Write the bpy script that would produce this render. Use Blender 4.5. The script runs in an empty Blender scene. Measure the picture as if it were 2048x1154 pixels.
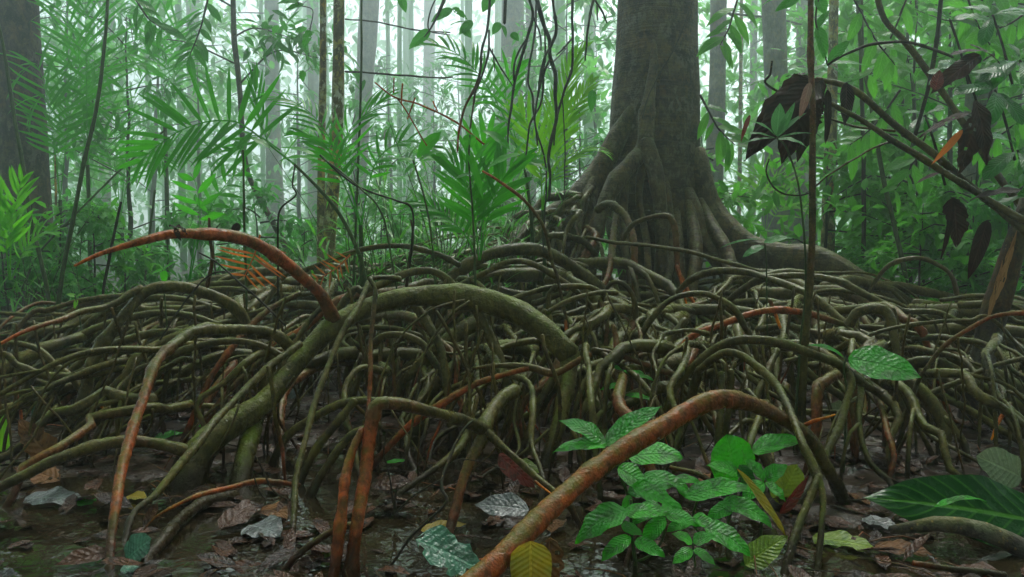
import bpy, math, random
import numpy as np
from mathutils import Vector

scene = bpy.context.scene
C = scene.collection
PI = math.pi

# ------------------------------------------------------------------ camera
F = 1607.0            # focal length in pixels of the 2048 px wide photograph
HZ = 500.0            # horizon row
CAMH = 0.60
pitch = math.atan((577.0 - HZ) / F)
cam = bpy.data.cameras.new('camera'); camo = bpy.data.objects.new('camera', cam); C.objects.link(camo)
cam.sensor_width = 36.0; cam.lens = 36.0 * F / 2048.0
cam.clip_start = 0.02; cam.clip_end = 300
camo.location = (0, 0, CAMH); camo.rotation_euler = (PI / 2 - pitch, 0, 0)
scene.camera = camo

# ------------------------------------------------------------------ light
SUN_EL, SUN_ROT = math.radians(58), math.radians(20)
world = bpy.data.worlds.new('World'); scene.world = world; world.use_nodes = True
nt = world.node_tree; nt.nodes.clear()
sky = nt.nodes.new('ShaderNodeTexSky'); sky.sky_type = 'NISHITA'; sky.sun_disc = False
sky.sun_elevation = SUN_EL; sky.sun_rotation = SUN_ROT; sky.air_density = 1.0; sky.dust_density = 2.0
hs = nt.nodes.new('ShaderNodeHueSaturation'); hs.inputs['Saturation'].default_value = 0.36
bg = nt.nodes.new('ShaderNodeBackground'); bg.inputs['Strength'].default_value = 0.13
wo = nt.nodes.new('ShaderNodeOutputWorld')
nt.links.new(sky.outputs[0], hs.inputs['Color']); nt.links.new(hs.outputs[0], bg.inputs['Color'])
nt.links.new(bg.outputs[0], wo.inputs['Surface'])
sl = bpy.data.lights.new('sun', 'SUN'); sl.energy = 1.5; sl.angle = math.radians(14); sl.color = (1, .97, .9)
so = bpy.data.objects.new('sun', sl); C.objects.link(so)
# the sun stands ahead of the camera, a little to the right, high above the mist
sd = Vector((math.sin(SUN_ROT) * math.cos(SUN_EL), math.cos(SUN_ROT) * math.cos(SUN_EL), math.sin(SUN_EL)))
so.rotation_euler = sd.to_track_quat('Z', 'Y').to_euler()
scene.view_settings.view_transform = 'Standard'; scene.view_settings.look = 'None'
scene.view_settings.exposure = 1.62; scene.view_settings.gamma = 1.0
scene.cycles.max_bounces = 5; scene.cycles.diffuse_bounces = 1; scene.cycles.glossy_bounces = 2
scene.cycles.transmission_bounces = 2; scene.cycles.volume_bounces = 2
scene.cycles.caustics_reflective = False; scene.cycles.caustics_refractive = False
scene.cycles.sample_clamp_indirect = 4.0
scene.cycles.use_denoising = True

# ------------------------------------------------------------------ helpers
def at(px, py, Y):
    u = (px - 1024.0) / F; v = (577.0 - py) / F
    t = Y / (math.cos(pitch) + v * math.sin(pitch))
    return np.array((u * t, Y, CAMH + t * (v * math.cos(pitch) - math.sin(pitch))))
def unit(v):
    v = np.asarray(v, float); n = np.linalg.norm(v); return v / n if n > 1e-9 else np.array((0, 0, 1.0))
def proj(p):
    # the column of a point: only used to word the labels left to right
    return 1024 + F * p[0] / max(p[1], .1)

def fbm(x, y, s=0):
    return (np.sin(x * 1.7 + y * 1.1 + s) + .6 * np.sin(x * 3.1 - y * 2.7 + 1.3 + s) + .4 * np.sin(-x * 5.3 + y * 6.1 + 2.1 + s)
            + .25 * np.sin(x * 11.0 + y * 9.0 + s) + .18 * np.sin(x * 23 - y * 19 + s)) / 2.4
TX, TY = 0.93, 5.2
def gz(x, y):
    x = np.asarray(x, float); y = np.asarray(y, float)
    d2 = (x - TX) ** 2 + (y - TY) ** 2
    z = .018 * fbm(x * 1.6, y * 1.6) + .008 * fbm(x * 6, y * 6, 3) + .12 * np.exp(-d2 / 4.0)
    for bx_, by_, br, bd in ((-.85, 1.65, .42, .05), (-.25, 1.75, .40, .045), (.25, 1.6, .28, .04), (-.45, 2.4, .4, .025), (-2.2, 3.4, .5, .04), (.95, 1.5, .25, .02)):
        z = z - bd * np.exp(-((x - bx_) ** 2 + (y - by_) ** 2) / br ** 2)
    z = z + .006 * fbm(x * 19, y * 17, 1) * np.clip((6 - y) / 4, 0, 1)
    return z + .10 * np.clip((y - 7) / 10, 0, 1) * fbm(x * .4, y * .4, 5)

class MB:
    """collects geometry of one mesh object"""
    def __init__(s):
        s.v = []; s.n = 0; s.q = []; s.t = []; s.uv = []; s.a = []
    def add(s, v, quads=None, tris=None, uv=None, a=0.0):
        v = np.asarray(v, float); k = len(v)
        s.v.append(v)
        if quads is not None and len(quads): s.q.append(np.asarray(quads, int) + s.n)
        if tris is not None and len(tris): s.t.append(np.asarray(tris, int) + s.n)
        s.uv.append(np.zeros((k, 2)) if uv is None else np.asarray(uv, float))
        s.a.append(np.full(k, float(a)) if np.ndim(a) == 0 else np.asarray(a, float))
        s.n += k
    def build(s, name, mat, parent=None, origin=None, smooth=True):
        V = np.concatenate(s.v) if s.v else np.zeros((0, 3))
        if origin is not None: V = V - np.asarray(origin)
        Q = np.concatenate(s.q) if s.q else np.zeros((0, 4), int)
        T = np.concatenate(s.t) if s.t else np.zeros((0, 3), int)
        me = bpy.data.meshes.new(name)
        me.vertices.add(len(V)); me.vertices.foreach_set('co', V.astype('f').ravel())
        li = np.concatenate((Q.ravel(), T.ravel())); nf = len(Q) + len(T)
        me.loops.add(len(li)); me.loops.foreach_set('vertex_index', li.astype('i'))
        tot = np.concatenate((np.full(len(Q), 4), np.full(len(T), 3))).astype('i')
        st = np.concatenate(((0,), np.cumsum(tot)[:-1])).astype('i') if nf else np.zeros(0, 'i')
        me.polygons.add(nf); me.polygons.foreach_set('loop_start', st); me.polygons.foreach_set('loop_total', tot)
        me.polygons.foreach_set('use_smooth', np.full(nf, smooth))
        uvl = me.uv_layers.new(name='UVMap')
        U = np.concatenate(s.uv)[li]; uvl.data.foreach_set('uv', U.astype('f').ravel())
        at_ = me.attributes.new('tint', 'FLOAT', 'POINT'); at_.data.foreach_set('value', np.concatenate(s.a).astype('f'))
        me.update(calc_edges=True); me.validate()
        me.materials.append(mat)
        o = bpy.data.objects.new(name, me); C.objects.link(o)
        if parent is not None: o.parent = parent
        if origin is not None and parent is None: o.location = origin
        return o

def spline(P, n):
    """Catmull-Rom through rows of P, n samples evenly spread over its length"""
    P = np.asarray(P, float)
    if len(P) == 2: P = np.vstack((P[0], P.mean(0), P[1]))
    E = np.vstack((2 * P[0] - P[1], P, 2 * P[-1] - P[-2]))
    out = []
    for i in range(1, len(E) - 2):
        p0, p1, p2, p3 = E[i - 1], E[i], E[i + 1], E[i + 2]
        for t in np.linspace(0, 1, 9)[:-1]:
            out.append(.5 * (2 * p1 + (p2 - p0) * t + (2 * p0 - 5 * p1 + 4 * p2 - p3) * t * t + (3 * p1 - p0 - 3 * p2 + p3) * t ** 3))
    out.append(E[-2]); out = np.array(out)
    d = np.concatenate(((0,), np.cumsum(np.linalg.norm(np.diff(out[:, :3], axis=0), axis=1))))
    tt = np.linspace(0, d[-1], n)
    return np.stack([np.interp(tt, d, out[:, k]) for k in range(out.shape[1])], 1), d[-1]

rs = np.random.RandomState(7)
def tube(mb, P, sides=8, step=None, rough=.06, knots=.0, jit=.0, tip=False, flat=1.0):
    """P rows: x y z radius tint"""
    P = np.asarray(P, float)
    if P.shape[1] == 4: P = np.hstack((P, np.zeros((len(P), 1))))
    L = np.linalg.norm(np.diff(P[:, :3], axis=0), axis=1).sum()
    rm = max(P[:, 3].mean(), 1e-4)
    n = int(min(max(L / (step or rm * 2.2), 5), 160))
    S, L = spline(P, n)
    c = S[:, :3]; r = np.maximum(S[:, 3], 1e-4); a = S[:, 4]
    ph = rs.rand(4) * 6.3; s_ = np.linspace(0, L, n)
    if jit:
        for k in range(3):
            c[:, k] += jit * rm * (np.sin(s_ / (rm * 9) + ph[k]) + .6 * np.sin(s_ / (rm * 4.1) + ph[k] * 2)) * np.minimum(1, np.minimum(s_, L - s_) / (rm * 6 + 1e-6))
    r = r * (1 + rough * np.sin(s_ / (rm * 5.5) + ph[3]) + rough * .7 * np.sin(s_ / (rm * 2.3) + ph[0]))
    if knots:
        for _ in range(rs.poisson(L / (rm * 40) + .3)):
            r = r * (1 + knots * np.exp(-((s_ - rs.rand() * L) / (rm * 1.1)) ** 2))
    T = np.gradient(c, axis=0); T /= np.linalg.norm(T, axis=1)[:, None] + 1e-12
    N = np.zeros_like(T); ref = np.array((0, 0, 1.0)) if abs(T[0, 2]) < .9 else np.array((0, 1.0, 0))
    N[0] = unit(np.cross(T[0], ref))
    for i in range(1, n):
        v = N[i - 1] - T[i] * N[i - 1].dot(T[i]); N[i] = unit(v)
    B = np.cross(T, N)
    th = np.linspace(0, 2 * PI, sides, endpoint=False)
    bump = 1 + rough * .8 * np.sin(2 * th + ph[1])[None, :] * np.sin(s_ / (rm * 7) + ph[2])[:, None]
    V = c[:, None, :] + (r[:, None] * bump)[:, :, None] * (np.cos(th)[None, :, None] * N[:, None, :] + flat * np.sin(th)[None, :, None] * B[:, None, :])
    if sides >= 10 and rough > .03:
        ax = c[:, None, :] + 0 * V; q_ = V / (rm * 1.1)
        dsp = np.sin(q_[..., 0] * 2.1 + q_[..., 2] * 1.3 + ph[0]) * np.sin(q_[..., 1] * 1.9 + q_[..., 2] * .9 + ph[1]) + .5 * np.sin(q_[..., 0] * 4.9 - q_[..., 2] * 3.7) * np.sin(q_[..., 1] * 5.3 + q_[..., 0] * 2.2)
        V = ax + (V - ax) * (1 + .07 * dsp)[..., None]
    V = V.reshape(-1, 3)
    i, j = np.meshgrid(np.arange(n - 1), np.arange(sides), indexing='ij')
    q = np.stack((i * sides + j, i * sides + (j + 1) % sides, (i + 1) * sides + (j + 1) % sides, (i + 1) * sides + j), -1).reshape(-1, 4)
    V = np.vstack((V, c[0] - T[0] * r[0] * .5, c[-1] + T[-1] * r[-1] * (1.2 if tip else .5)))
    k0, k1 = n * sides, n * sides + 1
    jj = np.arange(sides)
    tr = np.vstack((np.stack((np.full(sides, k0), (jj + 1) % sides, jj), 1),
                    np.stack((np.full(sides, k1), (n - 1) * sides + jj, (n - 1) * sides + (jj + 1) % sides), 1)))
    uv = np.stack((np.tile(th / (2 * PI), n), np.repeat(s_, sides)), 1); uv = np.vstack((uv, (0, 0), (0, L)))
    av = np.concatenate((np.repeat(a, sides), (a[0], a[-1])))
    mb.add(V, q, tr, uv, av)
    return S

PROF = {
 'lance': ([0, .06, .2, .4, .6, .8, .93, 1], [.03, .30, .75, 1, .93, .58, .22, .0]),
 'ovate': ([0, .05, .18, .36, .6, .8, .93, 1], [.05, .5, .9, 1, .86, .52, .2, .0]),
 'obov': ([0, .08, .25, .5, .7, .86, .96, 1], [.03, .2, .52, .87, 1, .8, .35, .0]),
 'strap': ([0, .05, .15, .4, .7, .9, 1], [.25, .6, .95, 1, .8, .4, .0]),
 'round': ([0, .05, .2, .45, .7, .9, 1], [.1, .55, .93, 1, .9, .5, .0]),
}
def leaf(mb, base, d, up, L, W, prof='lance', droop=.4, fold=.15, nl=8, nw=4, wave=.0, rag=.0, a=0.0, curl=0.0, R=rs):
    """a leaf blade: base point, direction, up (upper face), arching down by droop radians"""
    d = unit(d); side = unit(np.cross(d, up)); nrm = np.cross(side, d)
    t = np.linspace(0, 1, nl + 1); xs, ys = PROF[prof]
    w = np.interp(t, xs, ys) * W * .5
    ang = droop * (t ** 1.3)
    ds = L / nl
    cx = np.concatenate(((0,), np.cumsum(np.cos(ang[:-1]) * ds))); cz = -np.concatenate(((0,), np.cumsum(np.sin(ang[:-1]) * ds)))
    cen = base + cx[:, None] * d + cz[:, None] * nrm
    ln = np.cos(ang)[:, None] * nrm + np.sin(ang)[:, None] * d
    s = np.linspace(-1, 1, nw + 1)
    ph = R.rand(3) * 6.3
    ww = w[:, None] * np.ones(nw + 1)[None, :]
    if rag: ww = ww * np.where(np.abs(s)[None, :] > .9, 1 - rag * R.rand(nl + 1, nw + 1), 1)
    h = fold * np.abs(s)[None, :] * ww - curl * (s ** 2)[None, :] * ww
    if wave: h = h + wave * W * np.sin(t * 17 + ph[0])[:, None] * (s ** 2 * np.sign(s))[None, :] + wave * W * .6 * np.sin(t * 9 + ph[1])[:, None] * (s ** 2)[None, :]
    V = cen[:, None, :] + (ww * s[None, :])[:, :, None] * side + h[:, :, None] * ln[:, None, :]
    m = nw + 1
    i, j = np.meshgrid(np.arange(nl), np.arange(nw), indexing='ij')
    q = np.stack((i * m + j, i * m + j + 1, (i + 1) * m + j + 1, (i + 1) * m + j), -1).reshape(-1, 4)
    if rag > .25:
        q = q[R.rand(len(q)) > rag * .18]
    uv = np.stack((np.tile(s * .5 + .5, nl + 1), np.repeat(t, m)), 1)
    mb.add(V.reshape(-1, 3), q, None, uv, a)

def leaves_fast(mb, base, d, up, L, W, droop, a):
    """many simple leaves at once (arrays): each is a folded six point blade"""
    n = len(base)
    d = d / (np.linalg.norm(d, axis=1)[:, None] + 1e-9)
    side = np.cross(d, up); side /= np.linalg.norm(side, axis=1)[:, None] + 1e-9
    nr = np.cross(side, d)
    L = L[:, None]; W = W[:, None]; dr = droop[:, None]
    p0 = base
    m1 = base + d * L * .34 - nr * L * dr * .06; m2 = base + d * L * .70 - nr * L * dr * .26; p3 = base + d * L * .98 - nr * L * dr * .55
    f = .10
    V = np.stack((p0, m1 - side * W * .46 + nr * W * f, m1, m1 + side * W * .46 + nr * W * f,
                  m2 - side * W * .40 + nr * W * f, m2, m2 + side * W * .40 + nr * W * f, p3), 1).reshape(-1, 3)
    o = (np.arange(n) * 8)[:, None]
    q = np.vstack((o + [1, 2, 5, 4], o + [2, 3, 6, 5])); t = np.vstack((o + [0, 2, 1], o + [0, 3, 2], o + [4, 5, 7], o + [5, 6, 7]))
    uv = np.tile(np.array([(.5, 0), (0, .34), (.5, .34), (1, .34), (0, .7), (.5, .7), (1, .7), (.5, 1)]), (n, 1))
    mb.add(V, q, t, uv, np.repeat(a, 8))

def frond(mb, P, n, L, W, up, ang=(1.1, .35), droop=.5, lift=.25, rr=.004, R=rs, nl=5, t0=.18, prof='strap', twist=0.0, jitter=.08, gap=0.0):
    """a pinnate palm frond: rachis through points P, n leaflets a side of length L"""
    S, ln = spline(np.asarray(P, float), 40)
    rad = np.linspace(rr, rr * .3, 40)
    tube(mb, np.hstack((S[::3], rad[::3, None])), 5, rough=.02)
    for sgn in (-1, 1):
        for k in range(n):
            if R.rand() < gap: continue
            t = t0 + (1 - t0) * (k + .5 * R.rand()) / n
            i = min(int(t * 39), 38); p = S[i] + (S[i + 1] - S[i]) * (t * 39 - i)
            T = unit(S[i + 1] - S[i]); sd_ = unit(np.cross(T, up)) * sgn; nn = np.cross(sd_ * sgn, T)
            u = (t - t0) / (1 - t0)
            th = ang[0] + (ang[1] - ang[0]) * u + R.uniform(-jitter, jitter)
            dd = math.cos(th) * T + math.sin(th) * sd_ + (lift - twist * sgn) * nn
            l = L * (.62 + .38 * math.sin(PI * min(1, .15 + u * .85))) * (1 - .45 * max(0, u - .65) / .35) * R.uniform(.88, 1.08)
            leaf(mb, p, dd, nn + .25 * R.randn(3), l, W * R.uniform(.8, 1.1), prof, droop * R.uniform(.6, 1.4), .22, nl, 2, a=R.rand(), R=R)

def tag(o, label, cat, group=None, kind=None):
    if label: o['label'] = label
    if cat: o['category'] = cat
    if group: o['group'] = group
    if kind: o['kind'] = kind
    return o
def empty(name, loc=(0, 0, 0)):
    o = bpy.data.objects.new(name, None); C.objects.link(o); o.location = loc; o.empty_display_size = .1
    return o
def copy_tree(o, parent=None):
    c = o.copy(); C.objects.link(c)
    if parent is not None: c.parent = parent
    for ch in list(o.children): copy_tree(ch, c)
    return c

# ------------------------------------------------------------------ materials
def nm(name):
    m = bpy.data.materials.new(name); m.use_nodes = True; n = m.node_tree; n.nodes.clear()
    return m, n, n.nodes, n.links
def ramp(n, fac, stops):
    r = n.nodes.new('ShaderNodeValToRGB'); e = r.color_ramp.elements
    while len(e) < len(stops): e.new(.5)
    for k, (p, c) in enumerate(stops):
        e[k].position = p; e[k].color = (*c, 1) if len(c) == 3 else c
    n.links.new(fac, r.inputs[0]); return r.outputs[0]
def mixc(n, f, a, b, mode='MIX'):
    m = n.nodes.new('ShaderNodeMix'); m.data_type = 'RGBA'; m.blend_type = mode
    for s, v in ((m.inputs[0], f), (m.inputs[6], a), (m.inputs[7], b)):
        if hasattr(v, 'node'): n.links.new(v, s)
        elif isinstance(v, (int, float)): s.default_value = v
        else: s.default_value = (*v, 1)
    return m.outputs[2]
def noise(n, vec, scale, detail=4, rough=.55, dist=0.0):
    t = n.nodes.new('ShaderNodeTexNoise'); t.inputs['Scale'].default_value = scale; t.inputs['Detail'].default_value = detail
    t.inputs['Roughness'].default_value = rough; t.inputs['Distortion'].default_value = dist
    n.links.new(vec, t.inputs['Vector']); return t.outputs[0]
def math_(n, op, a, b=None, clamp=False):
    m = n.nodes.new('ShaderNodeMath'); m.operation = op; m.use_clamp = clamp
    for s, v in ((m.inputs[0], a), (m.inputs[1], b)):
        if v is None: continue
        if hasattr(v, 'node'): n.links.new(v, s)
        else: s.default_value = v
    return m.outputs[0]
def mapr(n, v, a, b, c=0.0, d=1.0):
    m = n.nodes.new('ShaderNodeMapRange'); m.interpolation_type = 'SMOOTHSTEP'
    n.links.new(v, m.inputs[0])
    for k, x in zip((1, 2, 3, 4), (a, b, c, d)): m.inputs[k].default_value = x
    return m.outputs[0]
def bump(n, h, s, d):
    b = n.nodes.new('ShaderNodeBump'); b.inputs['Strength'].default_value = s; b.inputs['Distance'].default_value = d
    n.links.new(h, b.inputs['Height']); return b.outputs[0]
def scaled(n, vec, sc):
    m = n.nodes.new('ShaderNodeMapping'); n.links.new(vec, m.inputs[0]); m.inputs['Scale'].default_value = sc; return m.outputs[0]

def bark(name, cols, red=True, moss=.5, rough=.34, sc=1.0, bands=0.0, lichen=0.0, spec=.17, mosscol=(.10, .13, .010), bumpd=.007, mud=False):
    """wet bark: cols = olive/brown pair, reddish and orange stretches follow the tint attribute"""
    m, n, N, K = nm(name)
    tc = N.new('ShaderNodeTexCoord'); ob = tc.outputs['Object']
    geo = N.new('ShaderNodeNewGeometry')
    n1 = noise(n, ob, 9 * sc, 5, .6); n2 = noise(n, ob, 60 * sc, 4, .6); n3 = noise(n, ob, 190 * sc, 3, .6)
    col = ramp(n, mapr(n, n1, .3, .7), [(0, cols[0]), (1, cols[1])])
    if red:
        a = N.new('ShaderNodeAttribute'); a.attribute_name = 'tint'
        jig = math_(n, 'MULTIPLY', math_(n, 'SUBTRACT', noise(n, ob, 30 * sc, 4, .7), .5), 2.2)
        ta = math_(n, 'ADD', a.outputs['Fac'], math_(n, 'MULTIPLY', jig, math_(n, 'MULTIPLY', a.outputs['Fac'], 1.2, True)))
        rc = ramp(n, math_(n, 'MULTIPLY', ta, .5), [(0, (.08, .06, .018)), (.25, (.16, .055, .016)), (.5, (.40, .075, .016)), (.75, (.66, .13, .010)), (1, (.95, .30, .008))])
        col = mixc(n, mapr(n, ta, .08, .45), col, rc)
    # mottling and dark wet streaks
    n4 = noise(n, scaled(n, ob, (1, 1, .45)), 75 * sc, 5, .75, .6)
    col = mixc(n, mapr(n, n4, .46, .60, 0, .80), col, mixc(n, .62, col, (.008, .007, .004)))
    col = mixc(n, mapr(n, n4, .44, .30, 0, .55), col, mixc(n, .35, col, (.40, .24, .05)) if red else (.2, .2, .15))
    # moss grows on the upper side
    sx = N.new('ShaderNodeSeparateXYZ'); K.new(geo.outputs['Normal'], sx.inputs[0]) if hasattr(K, 'new') else None
    up = mapr(n, math_(n, 'ADD', sx.outputs[2], math_(n, 'MULTIPLY', math_(n, 'SUBTRACT', noise(n, ob, 14 * sc, 4, .7), .5), 2.4)), .35, 1.25)
    if moss: col = mixc(n, math_(n, 'MULTIPLY', up, moss), col, mosscol)
    # pale lenticel specks
    v = N.new('ShaderNodeTexVoronoi'); v.inputs['Scale'].default_value = 150 * sc; K.new(scaled(n, ob, (1, 1, .6)), v.inputs['Vector'])
    sp = mapr(n, v.outputs['Distance'], .10, .26, 1, 0)
    sp = math_(n, 'MULTIPLY', sp, mapr(n, noise(n, ob, 22 * sc, 3), .47, .62))
    col = mixc(n, math_(n, 'MULTIPLY', sp, .55), col, (.42, .25, .06) if red else (.28, .27, .2))
    if lichen:
        l = mapr(n, noise(n, scaled(n, ob, (1, 1, .7)), 26 * sc, 5, .75, .4), .49, .56)
        lc = ramp(n, noise(n, ob, 7 * sc, 3), [(.35, (.48, .24, .03)), (.5, (.34, .30, .06)), (.65, (.58, .58, .46))])
        col = mixc(n, math_(n, 'MULTIPLY', l, lichen), col, lc)
    h = math_(n, 'ADD', math_(n, 'MULTIPLY', n2, .8), math_(n, 'MULTIPLY', n3, .35))
    if bands:
        b = noise(n, scaled(n, ob, (5, 5, 95)), 1.0, 4, .6, .3)
        col = mixc(n, mapr(n, b, .45, .7, 0, bands), col, mixc(n, .55, col, (.22, .22, .18)))
        h = math_(n, 'ADD', h, math_(n, 'MULTIPLY', b, .8))
    if mud:
        sp_ = N.new('ShaderNodeSeparateXYZ'); K.new(geo.outputs['Position'], sp_.inputs[0])
        ml = math_(n, 'ADD', sp_.outputs[2], math_(n, 'MULTIPLY', math_(n, 'SUBTRACT', noise(n, ob, 24, 4, .7), .5), .10))
        col = mixc(n, mapr(n, ml, .02, .09, .85, 0), col, (.022, .014, .007))
    p = N.new('ShaderNodeBsdfPrincipled'); o = N.new('ShaderNodeOutputMaterial')
    K.new(col, p.inputs['Base Color']); K.new(mapr(n, n2, .3, .75, rough - .16, rough + .22), p.inputs['Roughness'])
    p.inputs['Specular IOR Level'].default_value = spec
    K.new(bump(n, h, .7, bumpd), p.inputs['Normal']); K.new(p.outputs[0], o.inputs[0])
    return m

def leafmat(name, c1, c2, rough=.32, tr=.35, vein=.35, spec=.38, nveins=26, blotch=None, wet=0.0, trcol=None, rnd=1.0, vcol=None, relief=1.0):
    m, n, N, K = nm(name)
    uvn = N.new('ShaderNodeUVMap'); s = N.new('ShaderNodeSeparateXYZ'); K.new(uvn.outputs[0], s.inputs[0])
    tc = N.new('ShaderNodeTexCoord'); ob = tc.outputs['Object']
    oi = N.new('ShaderNodeObjectInfo'); at_ = N.new('ShaderNodeAttribute'); at_.attribute_name = 'tint'
    r = math_(n, 'FRACT', math_(n, 'ADD', oi.outputs['Random'], at_.outputs['Fac']))
    r = math_(n, 'ADD', math_(n, 'MULTIPLY', r, .7 * rnd), math_(n, 'MULTIPLY', noise(n, ob, 14, 3), .45), True)
    col = ramp(n, r, [(.1, c1), (.9, c2)])
    if blotch:
        col = mixc(n, mapr(n, noise(n, ob, blotch[1], 5, .7, .5), .47, .6, 0, .9), col, blotch[0])
    ux = math_(n, 'ABSOLUTE', math_(n, 'SUBTRACT', s.outputs[0], .5))
    mid = mapr(n, ux, .012, .05, 1, 0)
    ph = math_(n, 'MULTIPLY', math_(n, 'SUBTRACT', s.outputs[1], math_(n, 'MULTIPLY', ux, .42)), nveins * 2 * PI)
    sv = math_(n, 'SINE', ph)
    svl = mapr(n, sv, .72, 1.0)
    vc = vcol or tuple(min(1, x * 1.9 + .03) for x in c2)
    col = mixc(n, math_(n, 'MULTIPLY', math_(n, 'MAXIMUM', mid, math_(n, 'MULTIPLY', svl, .5)), vein), col, vc)
    h = math_(n, 'ADD', math_(n, 'MULTIPLY', sv, .35), math_(n, 'MULTIPLY', mid, -1.0))
    h = math_(n, 'ADD', h, math_(n, 'MULTIPLY', noise(n, ob, 120, 3), .8 + wet * 2))
    p = N.new('ShaderNodeBsdfPrincipled'); K.new(col, p.inputs['Base Color'])
    K.new(mapr(n, noise(n, ob, 40, 3), .3, .7, max(.05, rough - .12), rough + .15), p.inputs['Roughness'])
    p.inputs['Specular IOR Level'].default_value = spec
    b = bump(n, h, .9, .0022 * relief); K.new(b, p.inputs['Normal'])
    o = N.new('ShaderNodeOutputMaterial')
    if tr:
        t = N.new('ShaderNodeBsdfTranslucent')
        K.new(mixc(n, .6, col, trcol or tuple(min(1, x * 1.6) for x in c2)), t.inputs['Color'])
        mx = N.new('ShaderNodeMixShader'); mx.inputs[0].default_value = tr
        K.new(p.outputs[0], mx.inputs[1]); K.new(t.outputs[0], mx.inputs[2]); K.new(mx.outputs[0], o.inputs[0])
    else: K.new(p.outputs[0], o.inputs[0])
    return m

M_root = bark('wet_root_bark', [(.034, .026, .007), (.140, .108, .026)], True, .7, .27, mud=True)
M_trunk = bark('mossy_trunk_bark', [(.016, .012, .006), (.100, .072, .036)], True, .75, .5, 1.0, bands=.35, lichen=.16, bumpd=.018)
M_moss = bark('mossy_wet_root_bark', [(.042, .035, .008), (.145, .125, .028)], True, .9, .34, .8, mud=True, mosscol=(.13, .17, .012), bumpd=.012)
M_butt = bark('buttress_bark', [(.024, .017, .007), (.115, .085, .038)], True, .6, .40, .9, bands=.1, lichen=.15, bumpd=.012)
M_dark = bark('dark_trunk_bark', [(.035, .028, .024), (.085, .065, .055)], True, .35, .6, .6, lichen=.15, bumpd=.012)
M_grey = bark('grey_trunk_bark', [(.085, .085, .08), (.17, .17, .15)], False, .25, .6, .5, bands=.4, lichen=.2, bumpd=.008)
M_lich = bark('lichen_spotted_bark', [(.11, .08, .03), (.22, .17, .07)], False, .25, .6, .9, bands=.3, lichen=.95, bumpd=.005)
M_stem = bark('green_stem', [(.035, .065, .018), (.07, .11, .03)], True, .3, .45, 1.2, bumpd=.001)
M_twig = bark('dark_twig', [(.012, .010, .007), (.04, .03, .02)], True, .15, .5, 1.0, bumpd=.002)
M_aerial = bark('aerial_root_bark', [(.03, .03, .028), (.085, .08, .07)], True, .2, .5, 1.0, bumpd=.002)

G1, G2 = (.018, .13, .012), (.07, .30, .022)
L_palm = leafmat('palm_leaf', (.014, .17, .006), (.065, .42, .012), .36, .55, .25, nveins=0)
L_palm2 = leafmat('palm_leaf_yellowish', (.06, .26, .010), (.19, .52, .02), .36, .55, .25, nveins=0)
L_under = leafmat('understory_leaf', (.018, .15, .014), (.06, .31, .03), .34, .42, .3, nveins=8)
L_bright = leafmat('bright_understory_leaf', (.022, .17, .010), (.10, .40, .025), .34, .5, .3, nveins=8)
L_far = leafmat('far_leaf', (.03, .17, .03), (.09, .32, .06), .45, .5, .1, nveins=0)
L_glossy = leafmat('glossy_dark_leaf', (.005, .085, .006), (.022, .20, .010), .32, .3, .5, .3, 12)
L_herb = leafmat('wet_herb_leaf', (.014, .28, .004), (.06, .58, .012), .13, .35, .4, .9, 11, blotch=((.03, .15, .006), 30), wet=1.6, vcol=(.10, .42, .06))
L_grass = leafmat('reed_blade', (.03, .17, .012), (.09, .34, .025), .35, .45, .2, nveins=0)
L_orange = leafmat('dead_orange_frond', (.32, .07, .012), (.55, .15, .02), .5, .4, .2, nveins=0)
L_brown = leafmat('dead_brown_leaf', (.008, .005, .004), (.045, .016, .007), .6, .08, .35, .15, 13, blotch=((.008, .006, .005), 18))
L_litter = leafmat('litter_leaf', (.008, .004, .002), (.080, .030, .010), .2, .0, .12, .2, 7, blotch=((.008, .006, .004), 14), wet=1.6, relief=.6)
L_tan = leafmat('tan_fallen_leaf', (.10, .042, .014), (.22, .10, .034), .3, .1, .3, .15, 8, blotch=((.05, .028, .018), 16), wet=.6)
L_silver = leafmat('wet_silver_leaf', (.05, .055, .055), (.15, .165, .16), .2, .0, .4, .4, 9, blotch=((.04, .042, .036), 20), wet=1.4, relief=.5)
L_teal = leafmat('wet_teal_leaf', (.02, .10, .055), (.06, .19, .11), .2, .1, .4, .5, 9, wet=1.4, relief=.5, blotch=((.015, .06, .03), 22))
L_yellow = leafmat('yellow_fallen_leaf', (.28, .19, .010), (.45, .33, .02), .3, .3, .35, .5, 10, blotch=((.22, .26, .02), 9))
L_ygreen = leafmat('yellow_green_leaf', (.12, .22, .015), (.28, .38, .03), .26, .3, .4, .6, 11, blotch=((.07, .17, .015), 14), wet=.6)
L_red = leafmat('dark_red_leaf', (.10, .018, .012), (.26, .035, .022), .3, .15, .35, .6, 9, blotch=((.05, .015, .01), 16), wet=.5)
L_pale = leafmat('pale_skeleton_leaf', (.10, .15, .06), (.20, .26, .13), .25, .35, .6, .6, 9, wet=.6)
L_dkgreen = leafmat('dark_green_big_leaf', (.002, .032, .003), (.005, .065, .005), .2, .08, .6, .22, 10, relief=.5, vcol=(.10, .30, .03))
L_pink = leafmat('pinkish_brown_leaf', (.18, .08, .055), (.32, .16, .11), .35, .15, .5, .5, 8, wet=.6)

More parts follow.
